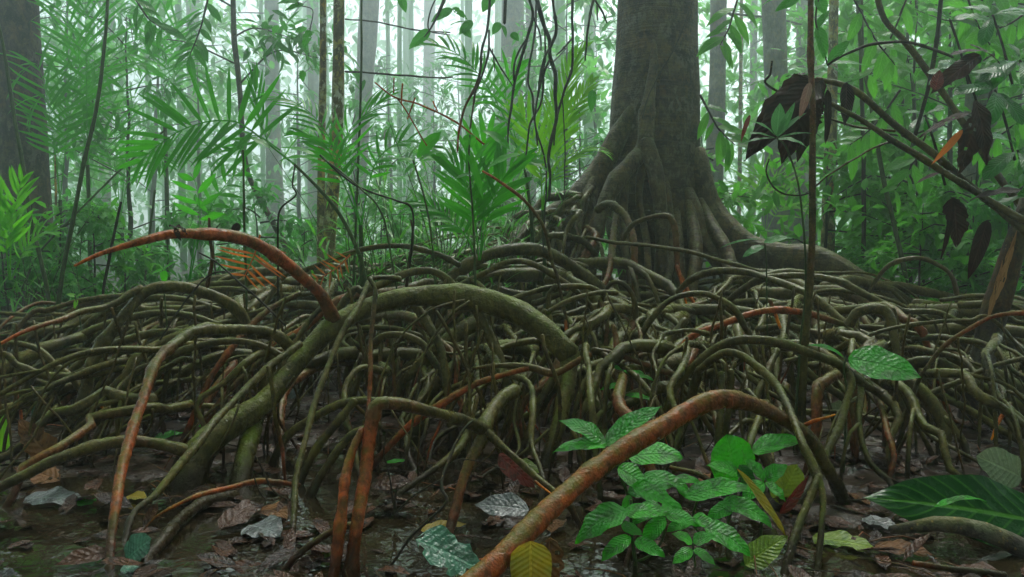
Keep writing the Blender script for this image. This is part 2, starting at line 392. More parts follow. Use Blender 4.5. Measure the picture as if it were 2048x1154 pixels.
def ground_mat():
    m, n, N, K = nm('wet_forest_mud')
    tc = N.new('ShaderNodeTexCoord'); ob = tc.outputs['Object']
    n1 = noise(n, ob, 3.1, 6, .65); n2 = noise(n, ob, 22, 5, .65); n3 = noise(n, ob, 110, 4, .7)
    col = ramp(n, n1, [(.3, (.006, .004, .002)), (.5, (.026, .015, .006)), (.65, (.032, .028, .008)), (.8, (.05, .026, .010))])
    v = N.new('ShaderNodeTexVoronoi'); v.inputs['Scale'].default_value = 34; v.inputs['Randomness'].default_value = 1; K.new(ob, v.inputs['Vector'])
    sc = N.new('ShaderNodeSeparateColor'); K.new(v.outputs['Color'], sc.inputs[0])
    col = mixc(n, mapr(n, sc.outputs[0], .45, .9, 0, .7), col, (.035, .018, .010))
    col = mixc(n, mapr(n, n2, .5, .75, 0, .5), col, (.008, .006, .005))
    p = N.new('ShaderNodeBsdfPrincipled'); o = N.new('ShaderNodeOutputMaterial'); K.new(col, p.inputs['Base Color'])
    wet_ = mapr(n, noise(n, ob, 7, 4, .6), .45, .6)
    K.new(math_(n, 'SUBTRACT', .75, math_(n, 'MULTIPLY', wet_, .62)), p.inputs['Roughness']); K.new(math_(n, 'ADD', .12, math_(n, 'MULTIPLY', wet_, .35)), p.inputs['Specular IOR Level'])
    h = math_(n, 'ADD', math_(n, 'MULTIPLY', n2, 1.0), math_(n, 'ADD', math_(n, 'MULTIPLY', n3, .35), math_(n, 'MULTIPLY', v.outputs['Distance'], -.5)))
    K.new(bump(n, h, .8, .012), p.inputs['Normal']); K.new(p.outputs[0], o.inputs[0]); return m
M_ground = ground_mat()
def water_mat():
    m, n, N, K = nm('murky_puddle_water')
    tc = N.new('ShaderNodeTexCoord'); ob = tc.outputs['Object']
    p = N.new('ShaderNodeBsdfPrincipled'); o = N.new('ShaderNodeOutputMaterial')
    col = ramp(n, noise(n, ob, 5, 5, .6), [(.35, (.008, .006, .003)), (.6, (.030, .022, .010)), (.75, (.022, .022, .008))])
    K.new(col, p.inputs['Base Color']); p.inputs['Roughness'].default_value = .06
    p.inputs['Specular IOR Level'].default_value = .55
    K.new(bump(n, noise(n, ob, 26, 2, .5, .6), .16, .01), p.inputs['Normal']); K.new(p.outputs[0], o.inputs[0]); return m

# ------------------------------------------------------------------ ground, water, haze
def spaced(a, b, fine, n, p):
    t = np.linspace(-1, 1, n); s = np.sign(t) * np.abs(t) ** p
    return np.where(s < 0, fine + (fine - a) * s, fine + (b - fine) * s)
gx = spaced(-88, 88, 0.1, 260, 3.4); gy = spaced(-25, 123, 2.0, 300, 3.2)
X, Y_ = np.meshgrid(gx, gy, indexing='ij'); Z = gz(X, Y_)
mb = MB(); i, j = np.meshgrid(np.arange(259), np.arange(299), indexing='ij')
mb.add(np.stack((X, Y_, Z), -1).reshape(-1, 3), np.stack((i * 300 + j, (i + 1) * 300 + j, (i + 1) * 300 + j + 1, i * 300 + j + 1), -1).reshape(-1, 4))
tag(mb.build('ground', M_ground), None, None, None, 'structure')
mb = MB(); mb.add([(-4, .4, -.006), (4.5, .4, -.006), (4.5, 6.5, -.006), (-4, 6.5, -.006)], [(0, 1, 2, 3)])
tag(mb.build('water', water_mat()), None, None, None, 'structure')
def box(name, x0, x1, y0, y1, z0, z1, mat):
    mb = MB(); v = [(x, y, z) for z in (z0, z1) for y in (y0, y1) for x in (x0, x1)]
    mb.add(v, [(0, 2, 3, 1), (4, 5, 7, 6), (0, 1, 5, 4), (2, 6, 7, 3), (0, 4, 6, 2), (1, 3, 7, 5)])
    return mb.build(name, mat, smooth=False)
mh = bpy.data.materials.new('mist'); mh.use_nodes = True; n_ = mh.node_tree; n_.nodes.clear()
pv = n_.nodes.new('ShaderNodeVolumePrincipled'); pv.inputs['Color'].default_value = (.86, .96, .955, 1)
HAZE = 0.020
pv.inputs['Density'].default_value = HAZE; pv.inputs['Anisotropy'].default_value = .82
oo = n_.nodes.new('ShaderNodeOutputMaterial'); n_.links.new(pv.outputs[0], oo.inputs['Volume'])
SHADE_CANOPY = 20000
tag(box('haze', -90, 90, -26, 125, -1.8, 27.5, mh), None, None, None, 'stuff')

# ------------------------------------------------------------------ the great stilt-rooted tree
BASE = np.array((TX, TY, .1))
big = empty('stilt_rooted_tree', BASE)
tag(big, 'great buttressed tree with smooth mossy trunk standing on a wide tangle of stilt roots', 'tree')

def keyed(v, t):
    v = np.atleast_1d(np.asarray(v, float))
    return np.interp(t, np.linspace(0, 1, len(v)), v)
def px_path(pts, Y, w, tint, ground=''):
    """photo points (2048 px frame) at real distances Y, widths in px"""
    pts = np.asarray(pts, float)
    d = np.concatenate(((0,), np.cumsum(np.hypot(*np.diff(pts, axis=0).T)))); t = d / d[-1]
    Ys, ws, ts = keyed(Y, t), keyed(w, t), keyed(tint, t)
    rows = []
    for (x, y), yy, wd, tn in zip(pts, Ys, ws, ts):
        p = at(x, y, yy); rows.append((*p, wd * yy / F * .5, tn))
    rows = np.array(rows)
    def down(a, b):
        d_ = unit(a[:3] - b[:3]); d_ = unit(d_ * np.array((1, 1, .3)) + np.array((0, 0, -1.2)))
        g = float(gz(a[0], a[1])); z = a[2] - (g - .04)
        if z < .005: return None
        e = a.copy(); e[:3] = a[:3] + d_ * z / max(-d_[2], .3); e[2] = g - .04; return e
    if 'e' in ground:
        e = down(rows[-1], rows[-2])
        if e is not None: rows = np.vstack((rows, e))
    if 's' in ground:
        e = down(rows[0], rows[1])
        if e is not None: rows = np.vstack((e, rows))
    return rows
def root(pts, Y, w, tint=0.0, ground='', tip=False, sides=12, parent=big, name='stilt_root', mat=None, origin=BASE, subs=()):
    mb = MB(); tube(mb, px_path(pts, Y, w, tint, ground), sides, rough=.07, knots=.2, jit=.2, tip=tip, step=max(.008, float(np.mean(w)) * float(np.mean(Y)) / F * .5))
    o = mb.build(name, mat or M_root, parent, origin)
    return o

# trunk: lofted cross sections with flutes that grow into buttresses
def trunk_mesh(levels, Yc, flutes, sides=72, top=8.5, seed=1):
    """levels: (row, left column, right column) measured on the photograph"""
    R = np.random.RandomState(seed); mb = MB()
    rows = []
    for (y, xl, xr) in levels:
        a = at(xl, y, Yc); b = at(xr, y, Yc); rows.append((a[2], (a[0] + b[0]) / 2, (b[0] - a[0]) / 2))
    rows = rows[::-1]  # bottom to top
    z = np.array([r[0] for r in rows]); cx = np.array([r[1] for r in rows]); rr = np.array([r[2] for r in rows])
    zz = np.concatenate((np.linspace(z[0], z[-1], 50), np.linspace(z[-1], top, 14)[1:]))
    cx = np.interp(zz, z, cx); rr = np.interp(zz, z, rr); rr = rr * np.where(zz > z[-1], 1 - .3 * (zz - z[-1]) / (top - z[-1] + 1e-6), 1)
    th = np.linspace(0, 2 * PI, sides, endpoint=False)
    amp = np.clip((1.5 - zz) / 1.5, 0, 1) ** 1.4
    lob = np.zeros(sides)
    for (ta, wd, am) in flutes: 
        dth = (th - ta + PI) % (2 * PI) - PI; lob += am * np.exp(-(dth / wd) ** 2)
    V = []
    for k, h in enumerate(zz):
        r = rr[k] * (1 + lob * amp[k] + .018 * np.sin(5 * th + h * 2.0) + .012 * np.sin(11 * th - h * 4) + .012 * math.sin(h * 9))
        if amp[k] > 0: r *= 1 / (1 + .25 * amp[k])
        V.append(np.stack((cx[k] + r * np.cos(th), Yc + r * np.sin(th) * .92, np.full(sides, h)), 1))
    V = np.concatenate(V); n = len(zz)
    i, j = np.meshgrid(np.arange(n - 1), np.arange(sides), indexing='ij')
    q = np.stack((i * sides + j, i * sides + (j + 1) % sides, (i + 1) * sides + (j + 1) % sides, (i + 1) * sides + j), -1).reshape(-1, 4)
    V = np.vstack((V, (cx[-1], Yc, top))); k = len(V) - 1; jj = np.arange(sides)
    mb.add(V, q, np.stack((np.full(sides, k), (n - 1) * sides + jj, (n - 1) * sides + (jj + 1) % sides), 1))
    return mb
tr = trunk_mesh([(0, 1238, 1393), (100, 1232, 1394), (200, 1224, 1396), (260, 1218, 1398), (320, 1212, 1403), (380, 1206, 1408), (430, 1206, 1418), (470, 1212, 1424), (510, 1226, 1412), (560, 1238, 1402), (640, 1244, 1396)],
                5.2, [(-1.2, .25, .10), (-2.2, .3, .16), (-.45, .28, .12), (0.1, .3, .2), (PI - .2, .3, .25), (2.0, .35, .2)])
tr.build('trunk', M_trunk, big, BASE)
# buttress roots that run down out of the trunk
for a in [
 ([(1306, 60), (1303, 130), (1298, 180), (1293, 230), (1290, 290), (1262, 322), (1232, 360), (1210, 410), (1197, 450), (1190, 500), (1183, 545)], (5.02, 4.9, 4.82, 4.76, 4.68, 4.6, 4.5), (10, 18, 26, 32, 36, 34, 30), .06, 'e'),
 ([(1290, 282), (1304, 318), (1314, 350), (1320, 400), (1322, 460), (1318, 540)], (4.76, 4.70, 4.66, 4.66), (32, 30, 26, 30), .1, 'e'),
 ([(1287, 170), (1270, 215), (1238, 262), (1205, 320), (1172, 372), (1130, 412), (1085, 440), (1040, 470), (1000, 500), (965, 530)], (5.05, 5.0, 4.9, 4.8, 4.6), (14, 34, 44, 46, 36, 26, 18), .05, 'e'),
 ([(1240, 255), (1222, 300), (1212, 345), (1204, 395), (1196, 430)], (5.02, 4.95, 4.9), (18, 24, 22), .08, 'e'),
 ([(1390, 300), (1400, 360), (1412, 410), (1440, 452), (1478, 490), (1530, 512), (1591, 518), (1643, 524), (1695, 545), (1747, 575), (1781, 598)], (5.1, 5.05, 4.9, 4.7, 4.5), (40, 60, 64, 60, 52, 50, 46, 34), .1, 'e'),
 ([(1372, 380), (1390, 440), (1420, 490), (1450, 530), (1470, 580)], (4.98, 4.9, 4.75), (30, 50, 52, 40), .22, 'e'),
 ([(1350, 400), (1352, 470), (1358, 530), (1375, 600)], (4.98, 4.75, 4.6), (18, 26, 22), .15, 'e'),
 ([(1218, 300), (1192, 350), (1168, 400), (1152, 440), (1140, 480), (1128, 535)], (5.0, 4.85, 4.7, 4.6), (14, 22, 20, 16), .05, 'e'),
 ([(1203, 345), (1184, 400), (1174, 450), (1165, 500), (1150, 560)], (4.95, 4.75, 4.55), (14, 22, 20, 16), .1, 'e'),
 ([(1262, 318), (1250, 370), (1246, 420), (1251, 480), (1258, 545)], (4.84, 4.72, 4.5), (12, 17, 16, 13), .1, 'e'),
 ([(1318, 330), (1332, 390), (1338, 440), (1342, 500), (1333, 565)], (4.98, 4.8, 4.6), (14, 22, 22, 18), .12, 'e'),
 ([(1366, 360), (1384, 440), (1393, 510), (1386, 585)], (5.02, 4.8, 4.6), (16, 26, 24), .2, 'e'),
 ([(1400, 400), (1428, 462), (1452, 515), (1458, 580)], (5.0, 4.8, 4.6), (18, 30, 26), .15, 'e'),
 ([(1186, 375), (1148, 425), (1115, 470), (1096, 525)], (4.8, 4.65, 4.5), (12, 16, 13), .05, 'e'),
 ([(1152, 396), (1110, 440), (1072, 480), (1050, 535)], (4.75, 4.6, 4.5), (10, 13, 11), .05, 'e'),
 ([(1290, 300), (1283, 350), (1280, 410), (1290, 470), (1296, 540)], (4.82, 4.8, 4.7, 4.55), (12, 16, 15, 12), .2, 'e'),
 ([(1120, 420), (1080, 452), (1045, 500), (1030, 550)], (4.7, 4.5), (9, 12, 10), 0, 'e'),
]:
    o = root(*a[:4], ground=a[4], sides=18, name='buttress_root', mat=M_butt)

ROOTS = [
 # pts, Y, width px, tint (0 olive, 1 red, 2 orange), ground ends
 # big central arch and its two feet
 ([(375, 985), (392, 927), (433, 872), (520, 812), (565, 758), (610, 700), (655, 655), (697, 628), (749, 604), (801, 589), (853, 585), (923, 588), (992, 605), (1044, 630), (1096, 668), (1141, 713)], (2.03, 2.15, 2.35, 2.5, 2.55, 2.5, 2.4), (62, 52, 44, 42, 42, 42, 44, 46, 46), 0, 's'),
 ([(1141, 705), (1136, 779), (1127, 800), (1117, 841), (1100, 893), (1089, 934)], (2.42, 2.3, 2.22), (38, 34, 30, 28), 0, 'e'),
 ([(510, 830), (500, 880), (488, 930), (478, 985)], (2.3, 2.15, 2.05), (40, 40, 44), 0, 'e'),
 # the red root that reaches out over the left of the picture
 ([(668, 640), (640, 592), (600, 553), (560, 518), (510, 487), (460, 472), (400, 466), (345, 465), (290, 478), (230, 497), (190, 512), (150, 531)], (2.45, 2.35, 2.2, 2.05, 1.95), (30, 26, 25, 24, 23, 21, 17, 12, 5), (.35, .75, .8, .9, .95, 1.1, 1.4), '', True),
 # left olive arch
 ([(161, 893), (163, 841), (168, 780), (180, 727), (205, 685), (236, 643), (268, 604), (295, 577), (330, 571), (364, 572), (409, 585), (451, 602), (485, 630), (500, 660), (512, 700)], (2.45, 2.5, 2.6, 2.7, 2.8), (27, 26, 24, 24, 22, 20, 18), .08, 'sb'),
 ([(285, 577), (262, 588), (239, 603), (208, 616), (166, 623), (135, 635), (87, 647), (45, 664), (0, 689), (-30, 705)], (2.62, 2.5, 2.3, 2.2), (18, 14, 12, 9, 6), (0, .1, .4, .8, 1.5), ''),
 # red-brown knee root
 ([(582, 697), (555, 673), (520, 661), (468, 659), (416, 657), (385, 661), (361, 680), (333, 706), (309, 737), (294, 772), (270, 837), (257, 886), (239, 948), (229, 1014), (225, 1066), (225, 1150)], (2.4, 2.3, 2.1, 1.9, 1.75, 1.6, 1.5), (24, 21, 20, 22, 22, 21, 20, 19), (0, 0, .1, .45, .75, .8, .7, .8), 'e'),
 ([(-60, 1020), (0, 979), (52, 952), (104, 924), (173, 898), (225, 887), (277, 884), (329, 891), (385, 905)], (1.8, 1.9, 2.0, 2.08), (22, 23, 23, 22, 24), (.2, .15, .1, .3, .2), 's'),
 ([(600, 688), (560, 715), (537, 734), (505, 768), (485, 789), (433, 837), (399, 882), (354, 934), (312, 990), (270, 1028), (250, 1083), (236, 1125)], (2.35, 2.15, 1.9, 1.75, 1.6), (16, 15, 16, 17, 17, 14, 12), 0, 'e'),
 ([(470, 992), (430, 1000), (399, 1011), (354, 1042), (319, 1083), (291, 1118), (268, 1160)], (1.95, 1.8, 1.6, 1.5), (24, 25, 26, 26), (.05, .1, .3, .5), 'e'),
 ([(600, 972), (560, 966), (520, 962), (451, 976), (392, 993), (347, 1014), (312, 1035), (288, 1059)], (1.95, 1.85, 1.72, 1.65), (11, 12, 12, 10, 7, 3), (.6, .95, 1.1, 1.6, 2), '', True),
 # the two red posts in front
 ([(774, 806), (752, 812), (741, 860), (733, 927), (725, 979), (715, 1049), (709, 1110), (706, 1160)], (1.62, 1.58, 1.5, 1.47), (26, 29, 28, 28, 28), (.25, .8, .7, .75, .8), 'e'),
 ([(726, 858), (710, 890), (698, 930), (688, 997), (680, 1049), (670, 1120), (664, 1170)], (1.6, 1.5, 1.45), (18, 21, 22, 22), (.5, .8, .95, 1.05), 'e'),
 ([(768, 806), (800, 808), (830, 814), (871, 824), (923, 838), (968, 860)], (1.62, 1.7, 1.85), (26, 26, 24, 26), (.5, .05, 0), ''),
 ([(962, 856), (992, 882), (1027, 913), (1072, 955), (1106, 983), (1140, 1010)], (1.85, 1.8, 1.72), (20, 16, 14, 13), (.05, .2, .3), 'e'),
 ([(1030, 782), (1008, 795), (990, 815), (971, 845), (962, 882), (944, 917), (926, 969), (916, 1010), (905, 1049), (897, 1078)], (2.0, 1.85, 1.75, 1.66), (32, 28, 24, 21, 21, 20), (0, .05, .15, .5, .6, .7), 'e'),
 # the big red root across the foreground
 ([(850, 1240), (945, 1162), (992, 1122), (1044, 1072), (1089, 1031), (1131, 993), (1200, 931), (1252, 893), (1321, 855), (1380, 822), (1435, 799), (1487, 799), (1539, 816), (1572, 836), (1604, 858), (1628, 890), (1645, 925), (1670, 969), (1690, 1010)], (1.22, 1.3, 1.4, 1.5, 1.6, 1.7, 1.75, 1.8, 1.88), (54, 52, 50, 46, 42, 40, 40, 38, 32, 26, 26), (.8, .85, .75, .8, .75, .8, .7, .35, .15, .15), 'se'),
 # right-hand arches
 ([(1338, 800), (1348, 772), (1383, 737), (1417, 706), (1452, 685), (1487, 677), (1528, 679), (1573, 690), (1625, 709), (1677, 728), (1697, 745), (1722, 765), (1750, 782)], (2.2, 2.15, 2.1, 2.1, 2.15), (20, 19, 18, 18, 19, 20, 16), (.05, 0, 0), 's'),
 ([(1692, 738), (1702, 766), (1692, 806), (1681, 848), (1660, 893), (1640, 935), (1600, 1000)], (2.12, 2.0, 1.85), (15, 17, 16, 16), 0, 'e'),
 ([(1395, 760), (1410, 735), (1428, 716), (1452, 703), (1480, 708), (1511, 730), (1539, 756), (1558, 782), (1584, 834), (1605, 882), (1625, 927), (1637, 960)], (2.1, 2.0, 1.9, 1.7, 1.62), (18, 17, 17, 16, 17, 19, 20), 0, 's'),
 ([(1637, 955), (1622, 990), (1600, 1042), (1584, 1090), (1568, 1150)], (1.62, 1.55, 1.48), (18, 17, 18), 0, 'e'),
 ([(1637, 950), (1648, 997), (1643, 1049), (1637, 1101), (1632, 1165)], (1.62, 1.55, 1.48), (15, 13, 13), 0, 'e'),
 ([(1355, 700), (1369, 689), (1393, 668), (1435, 650), (1487, 630), (1539, 621), (1608, 626), (1660, 640), (1700, 656), (1735, 680)], (2.75, 2.8, 2.9), (12, 14, 14, 14, 12), (1.0, .95, .9, .95, .35, .05), ''),
 ([(1268, 720), (1280, 678), (1304, 637), (1328, 609), (1353, 595), (1385, 588), (1417, 590), (1462, 614), (1487, 650), (1504, 680), (1520, 730)], (2.5, 2.5, 2.45), (13, 12, 12, 13, 12), 0, 'se'),
 ([(1355, 585), (1383, 560), (1417, 546), (1452, 541), (1494, 543), (1539, 557), (1591, 578), (1632, 598), (1667, 626), (1695, 652), (1714, 680), (1740, 720), (1765, 780), (1780, 840)], (3.5, 3.3, 3.0, 2.8, 2.6), (13, 14, 15, 16, 17, 18), 0, 'e'),
 ([(1698, 650), (1714, 625), (1736, 616), (1765, 617), (1783, 636), (1791, 675), (1796, 713), (1800, 780), (1804, 850)], (2.8, 2.7, 2.6), (20, 19, 18, 17, 16), (0, 0, .1), 'e'),
 ([(1440, 625), (1455, 602), (1487, 578), (1521, 560), (1573, 553), (1625, 553), (1677, 564), (1722, 585), (1764, 605), (1810, 620), (1868, 623), (1910, 640), (1960, 670)], (3.6, 3.4, 3.2, 3.1), (13, 14, 14, 14), 0, 'e'),
 ([(1800, 700), (1851, 702), (1903, 716), (1955, 736), (2007, 760), (2070, 800)], (2.9, 2.7, 2.6), (22, 27, 28), 0, 'e'),
 ([(1782, 760), (1820, 728), (1868, 722), (1930, 752), (1985, 788), (2060, 830)], (2.6, 2.5, 2.4), (22, 26, 28), 0, 'e'),
 ([(1736, 592), (1757, 553), (1781, 529), (1816, 518), (1851, 519), (1889, 536), (1906, 555), (1915, 600)], (4.0, 3.9, 3.9), (9, 9, 9), .05, 'se'),
 ([(1570, 722), (1650, 702), (1695, 695), (1747, 668), (1799, 654), (1868, 643), (1937, 642), (2000, 652)], (2.65, 2.6, 2.6), (8, 9, 8), (.1, .1), 'e'),
 ([(1830, 780), (1846, 747), (1882, 699), (1920, 668), (1955, 647), (1989, 632), (2045, 626), (2090, 628)], (2.3, 2.25, 2.2), (10, 9, 9, 10), (.15, .3, .9, 1.0), 's'),
 ([(1771, 905), (1781, 882), (1799, 841), (1840, 804), (1875, 781), (1920, 761), (1972, 737), (2024, 723), (2090, 710)], (2.3, 2.35, 2.3, 2.25), (12, 12, 11, 11), 0, 's'),
 ([(1790, 740), (1813, 757), (1851, 789), (1878, 825), (1893, 855), (1889, 893), (1882, 934)], (2.4, 2.3, 2.22), (22, 24, 27, 26, 24), 0, 'e'),
 ([(1885, 835), (1910, 862), (1930, 892), (1937, 941)], (2.28, 2.2), (16, 15, 15), 0, 'e'),
 ([(1870, 785), (1937, 820), (1989, 851), (2060, 892)], (2.5, 2.4, 2.3), (15, 16, 17), 0, 'e'),
 ([(1442, 745), (1443, 800), (1437, 870), (1430, 960)], (2.05, 2.0, 2.0), (13, 14, 14), .05, 'e'),
 ([(1462, 740), (1457, 800), (1452, 870), (1448, 930)], (2.2, 2.2), (12, 13, 13), .1, 'e'),
 ([(1555, 700), (1520, 780), (1505, 860), (1480, 930)], (2.5, 2.35, 2.3), (14, 15, 15), .1, 'e'),
 ([(1525, 815), (1502, 880), (1480, 960), (1445, 1040)], (2.1, 1.9, 1.8), (15, 14, 14), .05, 'e'),
 ([(1500, 930), (1520, 900), (1550, 950), (1580, 1010)], (2.0, 1.9), (22, 24), (.1, .4), 'e'),
 # centre
 ([(560, 565), (607, 540), (659, 520), (680, 514), (722, 500), (767, 493), (819, 494), (853, 501), (888, 512), (920, 531)], (3.5, 3.4, 3.3), (10, 11, 11, 12), 0, 's'),
 ([(868, 610), (890, 570), (923, 540), (957, 519), (992, 505), (1044, 499), (1079, 502), (1113, 515), (1148, 534), (1176, 555), (1202, 582)], (3.3, 3.4, 3.5, 3.6), (24, 26, 25, 25, 28), 0, 's'),
 ([(905, 590), (923, 571), (975, 543), (1009, 527), (1044, 522), (1079, 533), (1113, 553), (1148, 578), (1176, 605), (1195, 640)], (3.1, 3.1, 3.15), (12, 12, 13), 0, 'se'),
 ([(690, 600), (725, 583), (767, 567), (801, 550), (836, 540), (871, 541), (895, 557), (912, 580)], (3.0, 3.0, 3.0), (15, 16, 17), 0, 's'),
 ([(739, 556), (750, 581), (747, 623), (743, 675), (741, 727), (738, 790), (733, 860)], (2.05, 1.95, 1.85), (10, 9, 9, 8), (.1, .3, .6, .7), 'e'),
 ([(800, 558), (770, 556), (741, 558), (730, 583), (713, 619), (690, 657), (662, 720), (645, 760), (624, 823), (607, 893), (593, 962), (587, 1031), (585, 1070)], (2.3, 2.1, 1.95, 1.8, 1.65), (10, 13, 13, 13, 14), 0, 'e'),
 ([(1194, 420), (1215, 408), (1232, 416), (1230, 460), (1222, 519), (1214, 553), (1200, 588), (1183, 640), (1165, 690)], (4.5, 4.2, 3.9, 3.6), (16, 15, 13, 12, 12), (.05, .3, .55, .6), 'e'),
 ([(1226, 410), (1252, 437), (1266, 477), (1268, 519), (1269, 553), (1271, 590)], (4.3, 4.1, 4.0), (18, 16, 14, 13), (.1, .4, .5), 'e'),
 ([(1245, 480), (1252, 468), (1269, 449), (1297, 437), (1321, 432), (1339, 436), (1349, 460), (1353, 501), (1355, 536), (1366, 560), (1380, 587), (1404, 638)], (4.0, 3.9, 3.8), (10, 11, 13, 11, 9, 5), (.15, .2, .3, .4, 1.3, 1.7), '', True),
 ([(1354, 530), (1363, 567), (1372, 605), (1381, 629)], (3.8, 3.75), (7, 5, 3), (.8, 1.5, 1.8), '', True),
 ([(1302, 360), (1308, 380), (1316, 408), (1320, 450)], (4.72, 4.65), (12, 9, 5), (.7, 1.2, 1.8), '', True),
 ([(1162, 690), (1176, 657), (1193, 623), (1207, 588), (1221, 567), (1236, 564), (1252, 574), (1266, 597), (1272, 640)], (3.1, 3.0, 3.0), (10, 10, 11, 11), (.5, .2, 0, .1), 'se'),
 ([(1000, 612), (1016, 602), (1061, 585), (1096, 574), (1148, 572), (1183, 577), (1210, 590)], (2.9, 2.95, 3.0), (11, 12, 12), 0, ''),
 ([(1112, 570), (1098, 590), (1099, 623), (1105, 668)], (2.9, 2.85), (11, 10, 10), 0, 'e'),
 ([(1080, 640), (1096, 626), (1131, 605), (1165, 592), (1200, 586), (1235, 586)], (2.75, 2.8), (10, 11, 11), 0, 's'),
 ([(937, 600), (957, 626), (975, 660), (992, 696), (1006, 735), (1015, 790)], (2.55, 2.45), (24, 22, 21), .0, 'e'),
 ([(820, 600), (840, 622), (860, 652), (881, 694), (888, 735)], (2.6, 2.5), (18, 18), .0, 'e'),
 ([(939, 602), (902, 630), (874, 664), (853, 699), (841, 745)], (2.3, 2.2), (7, 6, 5), .1, 'e'),
 ([(930, 600), (880, 612), (853, 626), (819, 654), (794, 685), (777, 715)], (2.35, 2.25), (5, 5, 4), .1, 'e'),
 ([(825, 850), (845, 800), (874, 756), (905, 734), (940, 710), (975, 697), (1027, 692), (1070, 706)], (2.5, 2.65, 2.75), (36, 34, 33, 34), 0, 's'),
 ([(735, 710), (749, 687), (770, 672), (808, 671), (840, 685), (860, 713), (881, 744), (892, 775)], (2.6, 2.55), (14, 14, 15), 0, 'se'),
 ([(660, 690), (715, 657), (784, 655), (826, 668), (871, 682), (916, 695), (945, 707)], (2.9, 2.8), (10, 11, 12), 0, 's'),
 ([(748, 930), (770, 900), (794, 875), (836, 837), (888, 803), (940, 775), (975, 761), (1027, 744), (1057, 735)], (2.2, 2.2, 2.25), (14, 15, 14, 12), (.75, .9, .75, .8), 's'),
 ([(945, 737), (992, 732), (1054, 735), (1096, 746), (1118, 744), (1148, 727), (1180, 708)], (2.25, 2.25), (7, 10, 14, 16, 15), (.3, .2, .5), ''),
 ([(1172, 690), (1170, 710), (1177, 740), (1180, 779), (1184, 823), (1191, 886), (1196, 930)], (2.2, 2.0, 1.95), (14, 14, 14), 0, 'e'),
 ([(1112, 750), (1100, 768), (1075, 806), (1061, 851), (1041, 907)], (2.35, 2.3), (15, 15, 14), (.1, .2), 'e'),
 ([(1107, 762), (1089, 775), (1054, 796), (1037, 830), (1023, 868), (1010, 900)], (2.4, 2.35), (14, 14, 13), (.3, .5), 'e'),
 ([(1185, 700), (1235, 709), (1269, 720), (1321, 741), (1360, 765)], (2.4, 2.35), (12, 13, 12), (.1, .5, .2), 'e'),
 ([(1075, 476), (1089, 474), (1113, 472), (1148, 477), (1172, 488), (1190, 510)], (4.3, 4.4), (12, 13, 14), 0, 's'),
 ([(965, 342), (1010, 370), (1050, 402), (1080, 440), (1095, 480), (1106, 530), (1118, 570)], (2.9, 2.9, 2.9), (5, 7, 7, 7), (1.2, .5, .2, .2), 'e'),
 ([(1172, 474), (1215, 482), (1260, 488), (1330, 496), (1395, 508), (1460, 526), (1520, 545)], (3.9, 3.8, 3.8), (7, 8, 9), .05, ''),
 ([(1372, 640), (1340, 680), (1320, 730), (1290, 770)], (2.7, 2.6), (16, 16), .1, 'e'),
 ([(1395, 690), (1372, 730), (1345, 790)], (2.6, 2.4), (18, 20), (.6, .3), 'e'),
 ([(1200, 600), (1214, 640), (1213, 700), (1222, 760)], (3.0, 2.8), (9, 9), (.3, .4), 'e'),
 ([(1226, 650), (1234, 680), (1233, 712)], (2.6, 2.55), (11, 12), (.3, .6), 'e'),
 # left tangle, larger ones
 ([(40, 800), (75, 735), (130, 690), (200, 655), (290, 630), (370, 628), (440, 650)], (2.8, 2.9, 3.0), (16, 15, 14), (.1, 0), 's'),
 ([(110, 780), (150, 735), (215, 695), (300, 668), (370, 665)], (2.6, 2.7), (17, 16, 15), 0, 's'),
 ([(-20, 690), (40, 688), (80, 700), (110, 730), (150, 765)], (2.5, 2.5), (13, 14, 13), .1, 'e'),
 ([(-20, 720), (40, 730), (90, 748), (160, 752), (260, 735), (330, 728)], (2.4, 2.5), (15, 16, 15), .05, 's'),
 ([(260, 760), (300, 730), (370, 700), (450, 683), (520, 690), (570, 715)], (2.35, 2.4), (14, 15, 14), 0, 's'),
 ([(372, 870), (410, 775), (450, 715), (490, 665), (540, 620), (600, 585)], (2.4, 2.5, 2.7), (14, 13, 12), (.7, .6, .2), 's'),
 ([(395, 880), (420, 830), (470, 770), (530, 715), (590, 670)], (2.4, 2.5), (13, 12), (.5, .1), 's'),
 ([(500, 870), (540, 780), (580, 700), (620, 640), (660, 600)], (2.6, 2.8), (13, 12), 0, 's'),
 ([(570, 880), (620, 840), (680, 810), (730, 800), (775, 806)], (2.2, 2.1), (17, 17), 0, 's'),
 ([(600, 960), (630, 900), (670, 850), (710, 800)], (2.05, 2.1), (18, 16), 0, 's'),
 ([(560, 1150), (600, 1105), (640, 1075), (680, 1055), (720, 1050)], (1.5, 1.55), (16, 14), (.6, .3), 's'),
 ([(1245, 1160), (1262, 1100), (1290, 1040), (1310, 1000)], (1.5, 1.6), (13, 11), (.5, .3), 's'),
 ([(1340, 935), (1390, 945), (1425, 965), (1460, 990)], (1.95, 1.9), (10, 11), (.5, .4), 'e'),
 ([(50, 640), (100, 620), (160, 600), (240, 593), (300, 600)], (3.3, 3.4), (10, 11), (.3, 0), 's'),
 ([(150, 680), (200, 630), (280, 600), (360, 598), (440, 620)], (3.1, 3.2), (14, 13), 0, 's'),
 ([(230, 610), (320, 580), (420, 570), (520, 560), (600, 565)], (3.8, 3.7), (14, 14), 0, 's'),
 ([(60, 860), (110, 800), (170, 775), (260, 770)], (2.7, 2.8), (15, 14), .1, 's'),
 ([(620, 1000), (650, 940), (700, 870), (760, 850)], (1.95, 2.0), (17, 16), 0, 's'),
]
n_root = 0; RLIST = []
